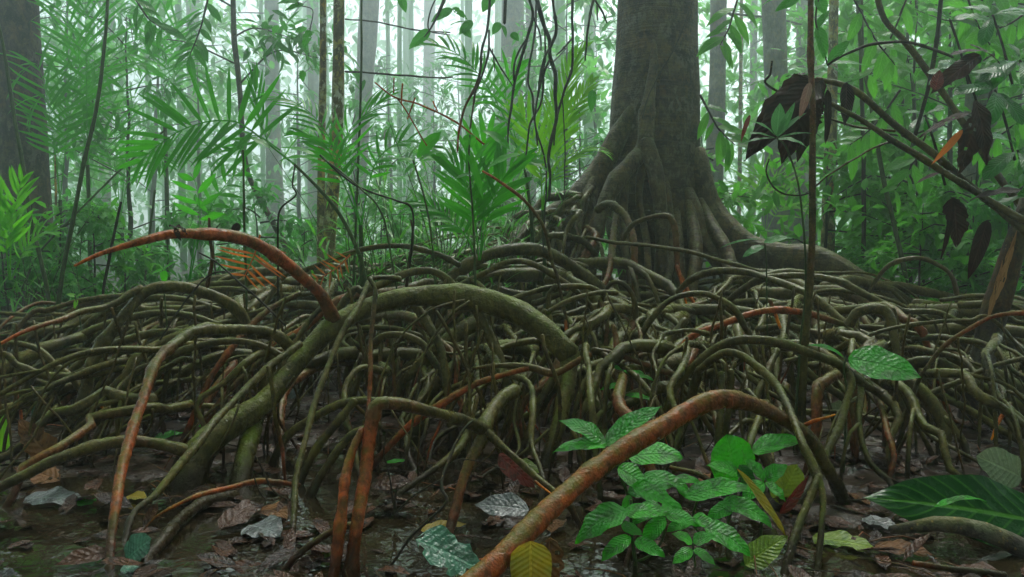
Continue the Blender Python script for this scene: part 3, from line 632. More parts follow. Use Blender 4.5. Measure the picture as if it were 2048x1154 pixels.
for r_ in ROOTS:
    tipf = len(r_) > 5 and r_[5]
    RO = root(*r_[:4], ground=r_[4].replace('b', 'e') if 'b' in r_[4] else r_[4], tip=tipf, sides=18 if np.max(r_[2]) > 30 else 14 if np.max(r_[2]) > 16 else 10, mat=M_moss if np.max(r_[2]) > 30 and np.max(r_[3]) < .3 else None)
    n_root += 1; RLIST.append((RO, px_path(r_[0], r_[1], r_[2], 0)[:, :3]))

# orange root tips, cut stubs: small pieces of the same tree
for pts, Y, w, ti in [
  ([(1605, 852), (1635, 840), (1670, 829)], (1.8, 1.75), (10, 7, 3), (.8, 1.6, 2)),
  ([(1540, 600), (1555, 640), (1568, 672), (1576, 681)], (2.9, 2.85), (9, 6, 3), (.4, 1.7, 2)),
  ([(2021, 806), (2000, 840), (1983, 879)], (2.2, 2.15), (9, 7, 4), (.6, 1.6, 1.9)),
  ([(1826, 790), (1827, 805), (1825, 820)], (2.3, 2.3), (7, 6, 3), (1, 1.8, 2)),
  ([(1131, 640), (1132, 665), (1134, 695)], (2.9, 2.85), (7, 6, 3), (.6, 1.7, 2)),
  ([(162, 806), (185, 805), (205, 815), (214, 826)], (2.45, 2.4), (8, 7, 3), (.2, 1.4, 2)),
  ([(1070, 962), (1085, 975), (1102, 987)], (1.7, 1.68), (6, 5, 3), (1, 1.8, 2)),
]:
    a_ = at(*pts[0], np.atleast_1d(Y)[0]); near = min(RLIST, key=lambda q: np.linalg.norm(q[1] - a_, axis=1).min())[0]
    root(pts, Y, w, ti, tip=True, sides=8, name='root_tip', parent=near)

# legs below the left buttress and the wide tangle behind: past the hundred that show largest
R = np.random.RandomState(11)
tang = MB()
def field(mb, x0, y0, z0, x1, y1, r, tint, sides=7, rise=.04, legs=True):
    t = np.linspace(0, 1, 9); s = 1 - (1 - t) ** 1.15
    bx = R.uniform(-.3, .3)
    nx, ny = -(y1 - y0), (x1 - x0)
    px = x0 + (x1 - x0) * s + nx * bx * np.sin(PI * t); py = y0 + (y1 - y0) * s + ny * bx * np.sin(PI * t)
    ze = float(gz(x1, y1)) - .04
    pw = R.choice([1.4, 2.0, 3.0, 4.5]); kn = R.randn(3, 9) * .018; kn[:, 0] = 0; kn[:, -1] = 0
    px = px + kn[0]; py = py + kn[1]
    pz = ze + (z0 - ze) * (1 - t ** pw) + kn[2] * .6 + rise * np.sin(PI * t) * (1 - t)
    rad = r * np.linspace(1.35, .6, 9) * R.uniform(.88, 1.14, 9)
    tn = np.clip(np.linspace(0, tint, 9), 0, 2)
    tube(mb, np.stack((px, py, pz, rad, tn), 1), sides, rough=.08, knots=.2, jit=.35, step=r * 3)
    if legs:
        for _ in range(R.poisson(1.9)):
            k = R.randint(1, 6)
            a = np.array((px[k], py[k], pz[k]))
            if a[2] < .15: continue
            dx, dy = (x1 - x0) * R.uniform(.1, .35), (y1 - y0) * R.uniform(.1, .35)
            dx += R.uniform(-.12, .12)
            g = float(gz(a[0] + dx, a[1] + dy)) - .04
            q = np.array([(*a, r * .55, 0), (a[0] + dx * .55, a[1] + dy * .55, a[2] - (a[2] - g) * .12, r * .5, 0), (a[0] + dx * .9, a[1] + dy * .9, g + (a[2] - g) * .5, r * .45, tint * .6), (a[0] + dx, a[1] + dy, g, r * .42, tint)])
            tube(mb, q, 6, rough=.05, jit=.1, step=r * 3)
def hgt(r): return np.interp(r, [0, .5, 1.2, 2.0, 3.0, 3.8, 4.6], [1.0, .82, .66, .55, .44, .30, .2])
YLIM = [(-300, 650), (0, 640), (200, 602), (300, 584), (450, 572), (600, 545), (830, 510), (1000, 490), (1080, 462), (1145, 445), (1190, 560), (1300, 600), (1430, 585), (1480, 545), (1600, 562), (1700, 592), (1800, 606), (1900, 590), (2048, 580), (2400, 590)]
def zcap(x, y):
    # how high the mound of roots stands where it is seen against the forest
    return CAMH - (np.interp(1024 + F * x / y, [a for a, b in YLIM], [b for a, b in YLIM]) - HZ) / F * y
count = 0; tries = 0
while count < 460 and tries < 6000:
    tries += 1
    ph = R.uniform(-PI, .25) if R.rand() < .85 else R.uniform(-PI, PI)
    r0 = R.uniform(.1, 3.6) if count % 5 else R.uniform(.2, 1.3)
    ln = R.uniform(.3, 1.1)
    ph1 = ph + R.uniform(-.75, .75) / max(r0, .6)
    x0, y0 = TX + r0 * math.cos(ph) * 1.15, TY + r0 * math.sin(ph) * .85
    x1, y1 = TX + (r0 + ln) * math.cos(ph1) * 1.15, TY + (r0 + ln) * math.sin(ph1) * .85
    if min(y0, y1) < 2.35 or x0 > 3.4: continue
    if y1 < 2.9 and R.rand() < .4: continue
    z0 = hgt(r0) * R.uniform(.35, 1.0)
    # keep the ones in front low enough not to wall off what stands behind
    z0 = min(z0, .60 - max(0, 3.6 - y0) * .10 - max(0, x0 - 1.4) * .05)
    z0 = min(z0 if count % 5 else z0 + .15, zcap(x0, y0) + R.uniform(-.12, .0), zcap(x1, y1) + .25)
    if z0 < .08: continue
    tn = 0 if R.rand() < .66 else R.uniform(.2, .9)
    field(tang, x0, y0, z0, x1, y1, R.choice([.008, .011, .014, .018, .026]) * R.uniform(.85, 1.15), tn)
    count += 1
NF = 0
while NF < 135:      # the nearer rim of the tangle, low arches with many legs
    x0 = R.uniform(-1.55, 1.9); y0 = R.uniform(2.3, 3.5)
    dx, dy = x0 - TX, y0 - TY; l = math.hypot(dx, dy); a = math.atan2(dy, dx) + R.uniform(-.7, .7); ln = R.uniform(.35, .8)
    x1, y1 = x0 + ln * math.cos(a), y0 + ln * math.sin(a)
    if y1 < 1.72 or abs(x1) > .72 * y1 + .2: continue
    if -.95 < x1 / y1 * 2.2 < -.45 and y1 < 2.6: continue
    NF += 1
    field(tang, x0, y0, R.uniform(.14, .40) - .06 * (3.5 - y0), x1, y1, R.choice([.006, .009, .012, .017]) * R.uniform(.85, 1.15), 0 if R.rand() < .75 else R.uniform(.3, .9))
for k in range(420):     # fine hanging and slanting rootlets through the tangle
    y = R.uniform(2.0, 5.0); x = R.uniform(-.68, .68) * y; z = min(R.uniform(.1, .5), max(.1, zcap(x, y) - .02)); g = float(gz(x, y)) - .03
    a_, l = R.rand() * 6.3, R.uniform(.0, .25); r = R.uniform(.0018, .006)
    tube(tang, [(x, y, z, r, .2), (x + l * .4 * math.cos(a_) + R.randn() * .02, y + l * .4 * math.sin(a_), z * .55 + g * .45, r, .2), (x + l * math.cos(a_), y + l * math.sin(a_), g, r * .7, R.choice([0, 0, .6, 1.9]))], 5, rough=.05, jit=.6, step=.03)
for k in range(26):   # slanting legs under the left buttress
    t = (k + R.rand()) / 26; a = at(1185 - 210 * t, 385 + 130 * t + R.uniform(-4, 10), 4.75 - .25 * t)
    b = (a[0] - R.uniform(.10, .42), a[1] - R.uniform(.1, .6))
    field(tang, a[0], a[1], a[2], b[0], b[1], R.uniform(.010, .018), 0 if R.rand() < .7 else .5, 8, .02, False)
tg = tang.build('stilt_root', M_root, big, BASE); tg['kind'] = 'stuff'
# unseen leaf canopy, added high over the camera to keep the root field in shade
R = np.random.RandomState(77); mb = MB(); n = SHADE_CANOPY
a = R.rand(n) * 2 * PI; rr_ = 11.0 * np.sqrt(R.rand(n)); px_, py_ = rr_ * np.cos(a), 0.5 + rr_ * np.sin(a)
keep = (fbm(px_ * .9, py_ * .9, 4) > -.6) & (np.hypot(px_ - .2, py_ - 3.0) > 2.7 + .3 * fbm(px_, py_, 1)) & (np.hypot(px_ - 2.0, py_ - 8.4) > 2.7) & (np.hypot(px_ + 1.8, py_ - 6.0) > 1.9)  # gaps shaped to let light down onto the roots and palms
px_, py_ = px_[keep], py_[keep]; n = len(px_)
leaves_fast(mb, np.stack((px_, py_, 8.2 + 1.6 * R.rand(n) - .02 * px_ ** 2), 1), R.randn(n, 3) * np.array((1, 1, .3)), np.tile((0, 0, 1.0), (n, 1)) + R.randn(n, 3) * .4,
            R.uniform(.25, .45, n), R.uniform(.12, .22, n), R.rand(n), R.rand(n))
tc_ = mb.build('crown', L_under, big, BASE)
mb = MB()
for k in range(16):
    a = k / 16 * 2 * PI + R.uniform(-.2, .2); l = R.uniform(4, 7)
    tube(mb, [(TX, TY, 7.6, .09), (TX + .35 * l * math.cos(a), TY + .35 * l * math.sin(a), 8.3, .06), (TX - .4 + l * math.cos(a), TY - 1.5 + l * math.sin(a), 9.0 + R.rand() * .5, .02)], 7, step=.4)
mb.build('limb', M_trunk, big, BASE)

# ------------------------------------------------------------------ background trees
def level_trunk(path, Y, w, mat, top=9.0, sides=20, flare=.0, tint=0.0, foot=None):
    """path: photo points top to bottom; goes on above the picture and down to the ground"""
    rows = px_path(path, Y, w, tint)
    rows = rows[::-1]
    b = rows[0].copy(); g = float(gz(b[0], b[1]))
    if b[2] > g: b2 = b.copy(); b2[2] = g - .05; b2[3] *= 1.08 + flare; rows = np.vstack((b2, rows))
    d = rows[-1] - rows[-2]; d = d / max(d[2], 1e-3); e = rows[-1] + d * (top - rows[-1][2]); e[3] = rows[-1][3] * .8; e[4] = rows[-1][4]
    rows = np.vstack((rows, (rows[-1] + e) / 2, e))
    mb = MB(); tube(mb, rows, sides, rough=.02, knots=.03, step=.22)
    return mb, rows[0], rows
def scatter_leaves(mb, P, D, R, per, L, W, spread=.05, up=(0, 0, 1)):
    """leaves round points P with shoot directions D"""
    k = np.repeat(np.arange(len(P)), per); n = len(k)
    base = P[k] + R.randn(n, 3) * spread
    d = D[k] * .6 + R.randn(n, 3) * .75; d[:, 2] -= .12
    u = np.tile(np.array(up, float), (n, 1)) + R.randn(n, 3) * .35
    leaves_fast(mb, base, d, u, L * R.uniform(.55, 1.2, n), W * R.uniform(.6, 1.15, n), R.uniform(0, 1.2, n), R.rand(n))
def crown(parent, base, z0, z1, rad, nb, R, mat, L, W, per, twig=.006, origin=None, dens=10, flatb=.35, axis=None):
    """limbs with leafy twigs between heights z0 and z1 round a stem standing at base"""
    br = MB(); lv = MB(); P = []; D = []
    for k in range(nb):
        z = z0 + (z1 - z0) * (k + R.rand()) / nb; a = R.rand() * 2 * PI; l = rad * R.uniform(.45, 1.1)
        s = np.array((base[0], base[1], z)) if axis is None else np.array((np.interp(z, axis[:, 2], axis[:, 0]), np.interp(z, axis[:, 2], axis[:, 1]), z))
        d = np.array((math.cos(a), math.sin(a), R.uniform(-.1, .6)))
        m = s + d * l * .5 + R.randn(3) * .04; e = s + d * l + np.array((0, 0, -l * flatb * R.rand()))
        tube(br, [(*s, twig * 1.3), (*m, twig), (*e, twig * .35)], 5, rough=.02, step=.12)
        S, _ = spline(np.array((s, m, e)), dens + 3)
        for i in range(3, dens + 3):
            tw = unit(S[i] - S[i - 1])
            for q in range(2):
                off = R.randn(3) * .5 * np.array((1, 1, .5)); tl = l * R.uniform(.05, .3)
                dd = unit(tw + off); P.append(S[i] + dd * tl); D.append(dd)
                if R.rand() < .35: tube(br, [(*S[i], twig * .35), (*(S[i] + dd * tl), twig * .2)], 3, rough=0, step=.5)
    scatter_leaves(lv, np.array(P), np.array(D), R, per, L, W, spread=L * .3)
    org = base if origin is None else origin
    br.build('limb', M_twig, parent, org); lv.build('crown', mat, parent, org)

trees = [
 # name, path, Y, width, mat, label, crown(z0,z1,rad,nb,leafmat,L,W,per) or None
 ([(34, 0), (40, 150), (44, 300), (50, 430), (52, 560)], 6.6, (76, 84, 92, 100, 112), M_dark, 'huge dark red-brown trunk at the far left edge of the forest', None, .1),
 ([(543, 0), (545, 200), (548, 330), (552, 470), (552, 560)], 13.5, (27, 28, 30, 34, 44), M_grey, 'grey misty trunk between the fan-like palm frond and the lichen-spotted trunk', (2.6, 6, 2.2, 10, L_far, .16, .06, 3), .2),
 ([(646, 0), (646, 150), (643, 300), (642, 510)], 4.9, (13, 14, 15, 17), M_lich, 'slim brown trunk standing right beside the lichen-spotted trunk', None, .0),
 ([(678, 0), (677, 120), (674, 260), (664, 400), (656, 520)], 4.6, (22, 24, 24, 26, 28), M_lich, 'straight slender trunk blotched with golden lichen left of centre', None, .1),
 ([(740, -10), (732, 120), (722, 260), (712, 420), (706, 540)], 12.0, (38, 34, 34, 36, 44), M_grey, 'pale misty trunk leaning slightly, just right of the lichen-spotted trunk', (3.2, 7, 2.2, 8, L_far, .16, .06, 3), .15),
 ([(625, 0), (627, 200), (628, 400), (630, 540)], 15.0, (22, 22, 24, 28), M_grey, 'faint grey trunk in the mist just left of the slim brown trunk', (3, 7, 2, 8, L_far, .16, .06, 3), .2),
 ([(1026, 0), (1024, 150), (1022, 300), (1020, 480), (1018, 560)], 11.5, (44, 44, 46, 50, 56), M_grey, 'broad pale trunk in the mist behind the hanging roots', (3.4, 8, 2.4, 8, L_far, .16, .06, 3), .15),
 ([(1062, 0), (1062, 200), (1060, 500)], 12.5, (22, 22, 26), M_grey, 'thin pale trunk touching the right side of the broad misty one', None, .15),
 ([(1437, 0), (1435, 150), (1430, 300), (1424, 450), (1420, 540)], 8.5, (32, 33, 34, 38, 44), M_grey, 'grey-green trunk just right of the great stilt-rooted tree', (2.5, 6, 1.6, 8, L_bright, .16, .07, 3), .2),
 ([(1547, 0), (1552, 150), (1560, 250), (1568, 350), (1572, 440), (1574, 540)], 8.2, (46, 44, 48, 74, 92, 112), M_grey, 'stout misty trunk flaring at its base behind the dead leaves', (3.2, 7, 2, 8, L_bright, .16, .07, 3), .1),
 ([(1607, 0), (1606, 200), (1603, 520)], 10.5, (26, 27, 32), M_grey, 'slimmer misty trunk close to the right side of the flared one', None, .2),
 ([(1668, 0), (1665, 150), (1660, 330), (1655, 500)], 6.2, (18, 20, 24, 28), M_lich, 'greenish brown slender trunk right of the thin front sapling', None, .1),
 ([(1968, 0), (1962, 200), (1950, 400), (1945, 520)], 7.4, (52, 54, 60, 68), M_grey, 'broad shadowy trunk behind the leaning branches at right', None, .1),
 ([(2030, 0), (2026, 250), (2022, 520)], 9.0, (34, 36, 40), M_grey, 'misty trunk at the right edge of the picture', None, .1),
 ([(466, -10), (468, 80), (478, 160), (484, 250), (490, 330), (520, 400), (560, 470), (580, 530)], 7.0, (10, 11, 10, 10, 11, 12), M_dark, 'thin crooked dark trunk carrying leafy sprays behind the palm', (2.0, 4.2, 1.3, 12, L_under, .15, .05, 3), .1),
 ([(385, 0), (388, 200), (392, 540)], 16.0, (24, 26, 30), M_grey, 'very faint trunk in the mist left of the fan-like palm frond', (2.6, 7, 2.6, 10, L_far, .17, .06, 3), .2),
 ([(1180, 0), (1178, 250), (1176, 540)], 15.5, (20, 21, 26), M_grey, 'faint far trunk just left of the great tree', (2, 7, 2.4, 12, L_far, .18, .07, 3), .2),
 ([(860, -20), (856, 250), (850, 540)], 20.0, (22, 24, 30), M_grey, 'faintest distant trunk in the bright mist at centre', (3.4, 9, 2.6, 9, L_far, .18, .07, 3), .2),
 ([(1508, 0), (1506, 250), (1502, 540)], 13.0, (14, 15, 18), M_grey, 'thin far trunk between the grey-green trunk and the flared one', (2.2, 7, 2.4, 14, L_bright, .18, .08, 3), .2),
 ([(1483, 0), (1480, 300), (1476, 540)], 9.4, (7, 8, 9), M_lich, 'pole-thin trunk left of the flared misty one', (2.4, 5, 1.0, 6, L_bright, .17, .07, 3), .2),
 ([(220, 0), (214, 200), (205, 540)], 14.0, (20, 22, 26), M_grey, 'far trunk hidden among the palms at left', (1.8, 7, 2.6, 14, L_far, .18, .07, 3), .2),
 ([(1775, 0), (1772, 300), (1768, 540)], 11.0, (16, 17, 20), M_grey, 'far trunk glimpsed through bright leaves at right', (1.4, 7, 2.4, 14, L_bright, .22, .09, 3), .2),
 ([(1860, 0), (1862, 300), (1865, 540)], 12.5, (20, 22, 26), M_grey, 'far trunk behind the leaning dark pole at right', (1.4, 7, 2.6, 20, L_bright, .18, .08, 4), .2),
]
for k, (path, Y, w, mat, lab, cr, fl) in enumerate(trees):
    far = Y > 8
    if far: Y = 8 + (Y - 8) * 2.2 + 2.5
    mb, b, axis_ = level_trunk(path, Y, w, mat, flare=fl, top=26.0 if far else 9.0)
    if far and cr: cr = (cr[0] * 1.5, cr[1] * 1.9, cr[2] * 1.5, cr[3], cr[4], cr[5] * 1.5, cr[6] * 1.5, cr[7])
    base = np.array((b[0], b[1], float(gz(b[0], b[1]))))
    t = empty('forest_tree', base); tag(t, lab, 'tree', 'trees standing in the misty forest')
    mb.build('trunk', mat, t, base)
    if cr:
        crown(t, (base[0], base[1], 0), cr[0], cr[1], cr[2], cr[3], np.random.RandomState(100 + k), cr[4], cr[5], cr[6], cr[7], .016 if far else .007, origin=base, axis=axis_)

# ------------------------------------------------------------------ saplings and poles
def pole(path, Y, w, mat, lab, name='sapling', tint=0.0, cat='sapling', sides=8, group=None, top=None, ground=True):
    rows = px_path(path, Y, w, tint, 'e' if ground else '')
    org = rows[-1, :3].copy()
    mb = MB(); tube(mb, rows, sides, rough=.03, knots=.2, jit=.1)
    return mb, org, rows
POLES = [
 ([(1622, -30), (1620, 100), (1626, 250), (1625, 400), (1622, 520), (1612, 660), (1606, 770), (1602, 860)], (2.35, 2.3, 2.3), (12, 13, 14, 16, 19), M_root, (.4, .45, .3, .2, .3, .05, .05), 'thin upright reddish sapling in front, crossing the right arches', 'sapling'),
 ([(216, -20), (212, 60), (205, 130), (190, 230), (165, 340), (140, 470), (120, 580)], (4.2, 4.1), (6, 8, 9), M_stem, .05, 'dark green cane curving down through the left palms', 'cane'),
 ([(-20, -10), (0, 60), (20, 180), (45, 330), (60, 430), (90, 560)], (4.4, 4.4), (6, 8, 8), M_stem, 0, 'thin cane crossing the huge dark trunk at far left', 'cane'),
 ([(242, 404), (228, 470), (210, 560), (205, 600)], (3.9, 3.9), (5, 6, 6), M_twig, 0, 'short broken dark stick standing behind the outstretched red root', 'stick'),
 ([(330, 260), (230, 350), (150, 430), (100, 480), (60, 540)], (5.0, 4.8), (3, 4, 4), M_stem, 0, 'slender stem slanting across the left palms', 'stem'),
 ([(1715, -20), (1722, 90), (1740, 200), (1762, 330), (1790, 460), (1812, 560)], (4.6, 4.5), (9, 9, 10), M_stem, .1, 'leaning pole right of the thin front sapling', 'sapling'),
 ([(1722, -20), (1724, 200), (1728, 400), (1726, 540)], (5.2, 5.2), (8, 9, 9), M_twig, .1, 'upright dark pole behind the leaning pole', 'sapling'),
 ([(1884, -20), (1876, 60), (1862, 150), (1845, 220), (1830, 270)], (2.9, 2.9), (9, 9, 8), M_twig, 0, 'black dead pole slanting down among the right leaves', 'branch'),
 ([(486, 300), (488, 380), (488, 440), (492, 560)], (3.2, 3.3), (4, 5, 5), M_stem, 0, 'thin green stem below the fan-like palm frond', 'stem'),
 ([(723, -20), (722, 160), (716, 330), (712, 440), (708, 540)], (3.6, 3.6), (4, 5, 5), M_stem, 0, 'straight green stem right of the lichen-spotted trunk', 'stem'),
 ([(590, 330), (585, 370), (592, 390), (560, 420), (556, 470), (556, 560)], (3.0, 3.1), (3, 4, 4), M_twig, .1, 'crooked dark twig rising left of the slim brown trunk', 'twig'),
 ([(418, 436), (420, 470), (424, 520), (414, 575)], (2.7, 2.75), (5, 8, 8), M_twig, .3, 'forked dead stick standing on the left root arch', 'stick'),
 ([(110, 310), (112, 420), (112, 540)], (6, 6), (3, 5, 5), M_lich, .1, 'mossy thin pole behind the left reeds', 'sapling'),
 ([(310, 380), (300, 460), (290, 560)], (6, 6), (4, 5, 5), M_stem, .1, 'short green pole under the left palms', 'sapling'),
 ([(822, 440), (826, 480), (816, 545)], (3.2, 3.2), (4, 5, 7), M_twig, .2, 'mossy stump-like stick among the green reeds', 'stick'),
 ([(1000, -10), (1040, 60), (1100, 60), (1130, 120)], (4.5, 4.5), (4, 4), M_twig, 0, None, None),
]
for path, Y, w, mat, ti, lab, cat in POLES:
    if lab is None: continue
    mb, org, rows = pole(path, Y, w, mat, lab, tint=ti, ground=('black dead' not in lab and 'forked' not in lab))
    o = mb.build({'stem': 'thin_shoot'}.get(cat, cat), mat, None, org); tag(o, lab, {'stem': 'shoot'}.get(cat, cat))

def branch(name, lab, cat, paths, mat, group=None):
    """one thing made of a main limb and forks in one mesh"""
    mb = MB(); org = None
    for (path, Y, w, ti) in paths:
        rows = px_path(path, Y, w, ti)
        if org is None: org = rows[0, :3].copy()
        tube(mb, rows, 8, rough=.06, knots=.25, jit=.25, tip=True)
    o = mb.build(name, mat, None, org); return tag(o, lab, cat, group)
branch('fallen_branch', 'upper of two leaning mossy limbs sloping down to the right', 'branch',
       [([(1632, 158), (1680, 168), (1720, 188), (1770, 228), (1820, 272), (1880, 322), (1940, 372), (2010, 430), (2080, 480)], (2.6, 2.5, 2.4), (10, 14, 15, 16, 18), .0)], M_root)
branch('fallen_branch', 'lower leaning limb sloping down right under the dead leaves', 'branch',
       [([(1634, 192), (1680, 218), (1740, 248), (1800, 288), (1870, 335), (1930, 372), (1990, 410), (2080, 455)], (2.5, 2.4, 2.3), (9, 12, 13, 14, 16), .0),
        ([(1650, 235), (1700, 250), (1745, 258), (1790, 262)], (2.6, 2.5), (4, 5, 5), 0),
        ([(1630, 372), (1680, 335), (1740, 300), (1780, 283)], (2.45, 2.45), (3, 4, 4), .2)], M_root)
branch('fallen_branch', 'curved mossy limb dropping from the top edge at right', 'branch',
       [([(1752, -20), (1768, 40), (1800, 75), (1830, 110), (1860, 150), (1900, 205), (1945, 270), (2000, 360), (2050, 420)], (3.0, 2.9), (12, 13, 14, 15), 0)], M_root)
branch('twig', 'thin dark twig arching over the pair of leaning limbs', 'twig',
       [([(1655, 130), (1690, 108), (1740, 90), (1800, 84), (1850, 92), (1905, 114)], (2.5, 2.4), (5, 6, 6), 0)], M_twig)
branch('twig', 'wiry twig looping under the dead leaf cluster', 'twig',
       [([(1538, 318), (1533, 345), (1545, 372), (1570, 388), (1600, 391), (1622, 385)], (2.25, 2.3), (3, 4, 3), 0)], M_twig)
branch('twig', 'bare dark twig stub rising left of the dead leaves', 'twig',
       [([(1544, 122), (1540, 150), (1530, 165), (1560, 185), (1600, 200)], (2.4, 2.5), (4, 5, 6), 0)], M_twig)
branch('twig', 'fine dark twig lying across the left root tangle', 'twig',
       [([(398, 505), (440, 530), (490, 575), (530, 610), (570, 650)], (2.5, 2.5), (3, 4, 5), 0)], M_twig)
branch('twig', 'thin bent twig leaning on the left root tangle, nearest the knee of the red-brown root', 'twig',
       [([(320, 680), (345, 640), (380, 590), (420, 550), (450, 543)], (2.5, 2.6), (3, 4, 3), 0)], M_twig)
branch('twig', 'forked bare twig growing out beside the big green bottom leaf', 'twig',
       [([(770, 1150), (800, 1105), (822, 1075), (850, 1045), (893, 1005), (884, 980), (888, 950), (905, 900), (925, 862), (945, 842)], (1.5, 1.55, 1.7), (6, 6, 7, 5), 0),
        ([(905, 925), (930, 918), (980, 928), (1010, 940)], (1.65, 1.7), (3, 2, 2), 0)], M_twig)
branch('twig', 'thin grey twig standing in the mud left of centre, the taller of two', 'twig',
       [([(511, 912), (530, 950), (545, 980), (575, 1000)], (1.8, 1.8), (4, 4, 3), 0)], M_twig)
branch('twig', 'shorter grey twig standing close beside the taller one left of centre', 'twig',
       [([(505, 945), (520, 985), (538, 1003)], (1.8, 1.8), (3, 3), 0)], M_twig)
branch('twig', 'slender bare stems rising from the mud by the red posts', 'twig',
       [([(790, 1035), (785, 990), (778, 950), (768, 900), (775, 860)], (1.75, 1.75), (4, 3, 3), 0), ([(795, 1030), (790, 1000), (795, 970)], (1.75, 1.75), (4, 3), 0),
        ([(790, 1025), (830, 990), (880, 960)], (1.75, 1.75), (5, 4, 3), 0)], M_twig)
branch('dead_log', 'thick wet dark log lying across the bottom right corner', 'log',
       [([(1780, 1060), (1868, 1052), (1937, 1060), (1989, 1075), (2048, 1102), (2110, 1130)], (1.62, 1.55), (18, 28, 34, 38, 40), 0)], M_dark)
branch('dead_log', 'small rotting stick with an orange end at the bottom right', 'log',
       [([(1826, 1126), (1870, 1132), (1930, 1140), (2010, 1150)], (1.42, 1.42), (12, 15, 14), (1.2, .2, .1, .1))], M_root)
branch('twig', 'long thin twig lying between palms and reeds at centre', 'twig',
       [([(640, 310), (690, 355), (730, 380), (790, 400), (822, 415), (826, 470), (818, 540)], (3.1, 3.2), (4, 4, 5), 0)], M_twig)
branch('twig', 'black bare branch stretching level across the misty gap', 'twig',
       [([(690, 143), (740, 146), (800, 150), (860, 155), (905, 154)], (4.5, 4.6), (4, 4, 3), 0)], M_twig)
branch('twig', 'thin bare branch near the top edge above the level black one', 'twig',
       [([(690, 38), (760, 45), (830, 60), (900, 65)], (5, 5), (3, 3), 0)], M_twig)
branch('dead_seedling', 'reddish dried seed stalk above the central palm leaves', 'stalk',
       [([(750, 165), (790, 195), (830, 206), (870, 222), (920, 250), (970, 290)], (3.2, 3.2), (3, 4, 4), 1.0), ([(795, 197), (815, 225), (840, 270), (860, 300)], (3.2, 3.2), (3, 3), .9),
        ([(803, 208), (805, 168)], (3.2, 3.2), (3, 6, 4), 1.2), ([(815, 238), (830, 196)], (3.2, 3.2), (3, 5, 3), 1.2), ([(787, 186), (788, 156)], (3.2, 3.2), (3, 4, 3), 1.0), ([(875, 222), (866, 203)], (3.2, 3.2), (3, 6, 3), 1.5)], M_root)

branch('climbing_vine', 'hair-thin vine climbing slantwise across the front of the great trunk', 'vine',
       [([(1392, -20), (1372, 40), (1350, 95), (1318, 150), (1296, 195), (1285, 235)], (4.92, 4.86, 4.72), (2, 2.5, 2.5), .1)], M_twig)
# hanging aerial roots
HANG = [
 ('orange-tipped hanging root swaying left of all the others, forked low down', [([(980, -30), (976, 45), (964, 104), (957, 156), (933, 208), (919, 257), (914, 305)], 3.0, (6, 6, 6, 6, 4), (0, .1, .3, .9)), ([(978, 60), (978, 94), (968, 139), (950, 191), (940, 257)], 3.0, (5, 5, 4), (0, .4)), ([(978, 94), (999, 132), (1020, 163), (1030, 180)], 3.0, (4, 4, 2), 0), ([(985, 98), (988, 125), (989, 142)], 3.0, (3, 2), 0)]),
 ('hanging root with several kinks, second in from the left', [([(1050, -30), (1065, 28), (1054, 76), (1044, 114), (1030, 159), (1023, 208), (1018, 250), (1016, 290)], 3.1, (7, 7, 7, 6, 4), 0), ([(1054, 76), (1030, 120), (1027, 160)], 3.1, (4, 5, 4), 0), ([(1065, 28), (1080, 70), (1082, 100)], 3.1, (4, 4, 3), 0)]),
 ('thickest hanging root, knotted, reaching down behind the bright palm', [([(1066, -30), (1086, 45), (1100, 80), (1101, 114), (1110, 149), (1110, 194), (1112, 243), (1097, 312), (1100, 350), (1098, 400)], 3.0, (11, 10, 9, 9, 8, 7, 5), (0, .1, 0)), ([(1101, 114), (1088, 150), (1082, 205), (1060, 250), (1052, 310)], 3.05, (5, 5, 4), 0), ([(1088, 50), (1090, 120), (1078, 180), (1070, 230), (1075, 290)], 3.0, (4, 5, 4), .1)]),
 ('smooth hanging root kinked once near the top, right of the thickest', [([(1102, -30), (1112, 52), (1103, 90), (1090, 112), (1082, 150), (1075, 194), (1068, 240)], 2.95, (7, 7, 6, 4), 0)]),
 ('long straight hanging root with a side spur', [([(1145, -30), (1145, 76), (1143, 139), (1127, 187), (1112, 240), (1108, 290)], 3.1, (7, 6, 6, 4), 0), ([(1145, 76), (1128, 95), (1113, 110)], 3.1, (5, 4, 3), 0)]),
 ('hanging root nearest the great trunk, ending in a blunt tip', [([(1194, -30), (1176, 52), (1173, 90), (1170, 121)], 3.1, (7, 6, 5, 4), 0), ([(1190, 0), (1206, 25), (1214, 46)], 3.1, (6, 5, 3), 0), ([(1194, 10), (1195, 40)], 3.1, (4, 3), 0)]),
 ('tapering dark branch tip poking down left of the hanging roots', [([(900, -30), (880, 22), (866, 48), (848, 74)], 3.2, (9, 8, 6, 2), .1)]),
 ('stubby blunt hanging root cut short near the top edge', [([(1012, -30), (1010, 20), (1009, 46)], 3.0, (10, 8, 7), .05)]),
 ('long thin hanging root running down to the reeds', [([(1075, -30), (1070, 60), (1056, 156), (1065, 194), (1072, 260), (1092, 330), (1090, 420), (1086, 500)], 3.3, (5, 5, 5, 4, 3), .1), ([(1125, 200), (1130, 300), (1128, 400)], 3.3, (3, 3), .1)]),
]
for lab, ps in HANG:
    branch('hanging_root', lab, 'hanging root', [(p, (Y, Y), tuple(q * .85 for q in w), ti) for p, Y, w, ti in ps], M_aerial, 'aerial roots hanging from above the picture')

